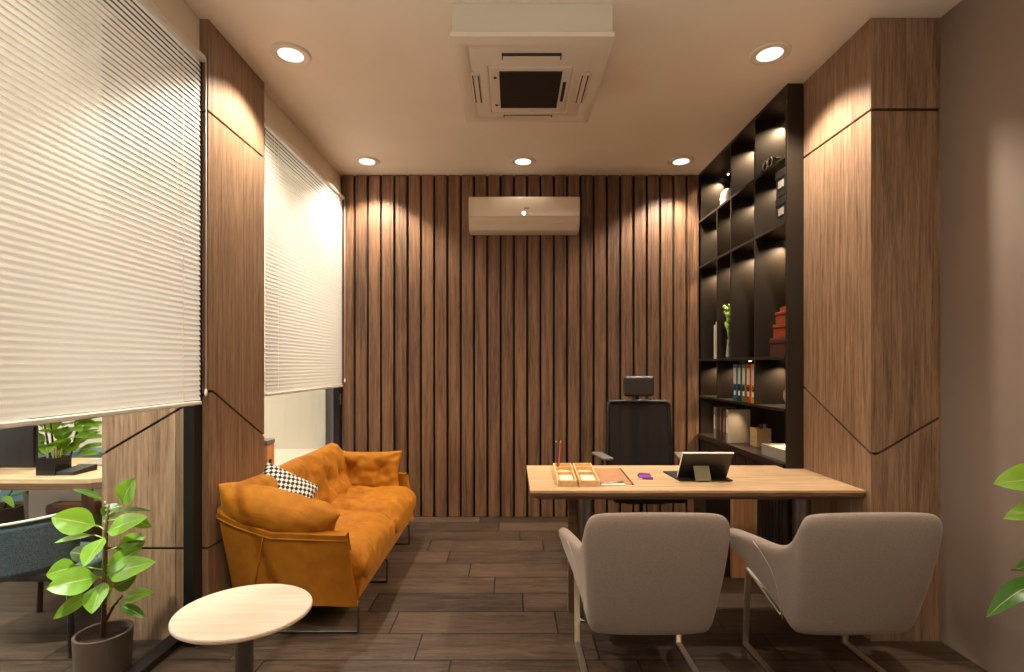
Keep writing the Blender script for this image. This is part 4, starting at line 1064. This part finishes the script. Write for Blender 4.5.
t = thing('storage_case', 'brown leather case standing beneath the neighbouring desk', 'case', (-3.1, 3.62, 0))
obj('case_body', bx(-0.10, 0.22, -0.12, 0.12, 0.0, 0.42), M_rdk, t, bevel=0.02)
obj('handle', tube(B(), [(0.0, -.0, .42), (0.0, 0, .47), (.12, 0, .47), (.12, 0, .42)], 0.012, 8), M_boxb, t, smooth=True)
tag(obj('teal_cabinet', bx(-4.9, -3.3, 4.45, 4.70, 0.0, 0.62), mat('teal_paint', (92, 126, 134), 0.6), bevel=0.005), 'low teal cabinet at the back of the neighbouring office', 'cabinet')
t = thing('picture_frame', 'small dark framed picture on the neighbouring office wall', 'picture', (-4.05, 4.71, 1.93))
obj('frame', bx(-0.16, 0.16, -0.012, 0.0, -0.16, 0.16), M_boxb, t, bevel=0.003); obj('print', bx(-0.12, 0.12, -0.014, -0.012, -0.12, 0.12), M_cream, t)

# ------------------------------------------------------------------ light
def area(name, loc, target, sx, sy, power, col):
    l = bpy.data.lights.new(name, 'AREA'); l.shape = 'RECTANGLE'; l.size = sx; l.size_y = sy; l.energy = power; l.color = col
    o = bpy.data.objects.new(name, l); C.objects.link(o); o.location = loc
    o.rotation_euler = (Vector(target) - Vector(loc)).to_track_quat('-Z', 'Y').to_euler(); return o
# neighbouring office: added unseen lamps to brighten it and the blinds
area('neighbour_ceiling_fill', (-3.6, 2.0, 3.07), (-3.6, 2.0, 0), 1.6, 1.6, 80, (1.0, 0.93, 0.86))
area('neighbour_side_fill', (-6.85, 2.0, 1.6), (0, 2.0, 3.4), 4.0, 2.4, 190, (1.0, 0.93, 0.86))  # added fill before a solid wall, lifts ceiling and backs of the blinds
area('neighbour_rear_fill', (-3.0, 4.2, 3.07), (-3.0, 4.25, 0), 1.6, 0.5, 58, (1.0, 0.91, 0.80))
spot('neighbour_spot', (-2.15, 1.2, 3.05), 520, 50, 0.5, 0.04, (1.0, 0.96, 0.88), target=(-2.15, 2.3, 0.5))  # added spot, stands in for sunlight on the rubber plant
# this office: lamps behind the camera
spot('front_lamp_left', (-1.228, 1.35, 3.07), 18, 92, 0.6, 0.045, target=(-1.228, 1.35, 0))
spot('front_lamp_right', (1.428, 1.35, 3.07), 42, 74, 1.0, 0.045, target=(1.428, 1.35, 0))
# added fill light behind the camera, aimed up to brighten the ceiling
area('ceiling_fill', (0.2, -1.9, 1.2), (0.2, -0.3, 3.6), 3.2, 1.8, 120, (1.0, 0.91, 0.77)).data.spread = 1.15

wd = bpy.data.worlds.new('world'); bpy.context.scene.world = wd; wd.use_nodes = True
bg = wd.node_tree.nodes['Background']; bg.inputs[0].default_value = (1.0, 0.85, 0.68, 1); bg.inputs[1].default_value = 0.12

# ------------------------------------------------------------------ camera
cam = bpy.data.cameras.new('camera'); cam.sensor_width = 36; cam.lens = 18; cam.shift_x = 0.0; cam.shift_y = 30 / 1024
cam.clip_start = 0.02
co = bpy.data.objects.new('camera', cam); C.objects.link(co); co.location = (0, 0, EYE); co.rotation_euler = (PI / 2, 0, 0)
sc = bpy.context.scene; sc.camera = co
sc.view_settings.view_transform = 'Standard'; sc.view_settings.look = 'None'; sc.view_settings.gamma = 1.0
sc.view_settings.use_curve_mapping = False; sc.view_settings.exposure = 0.1
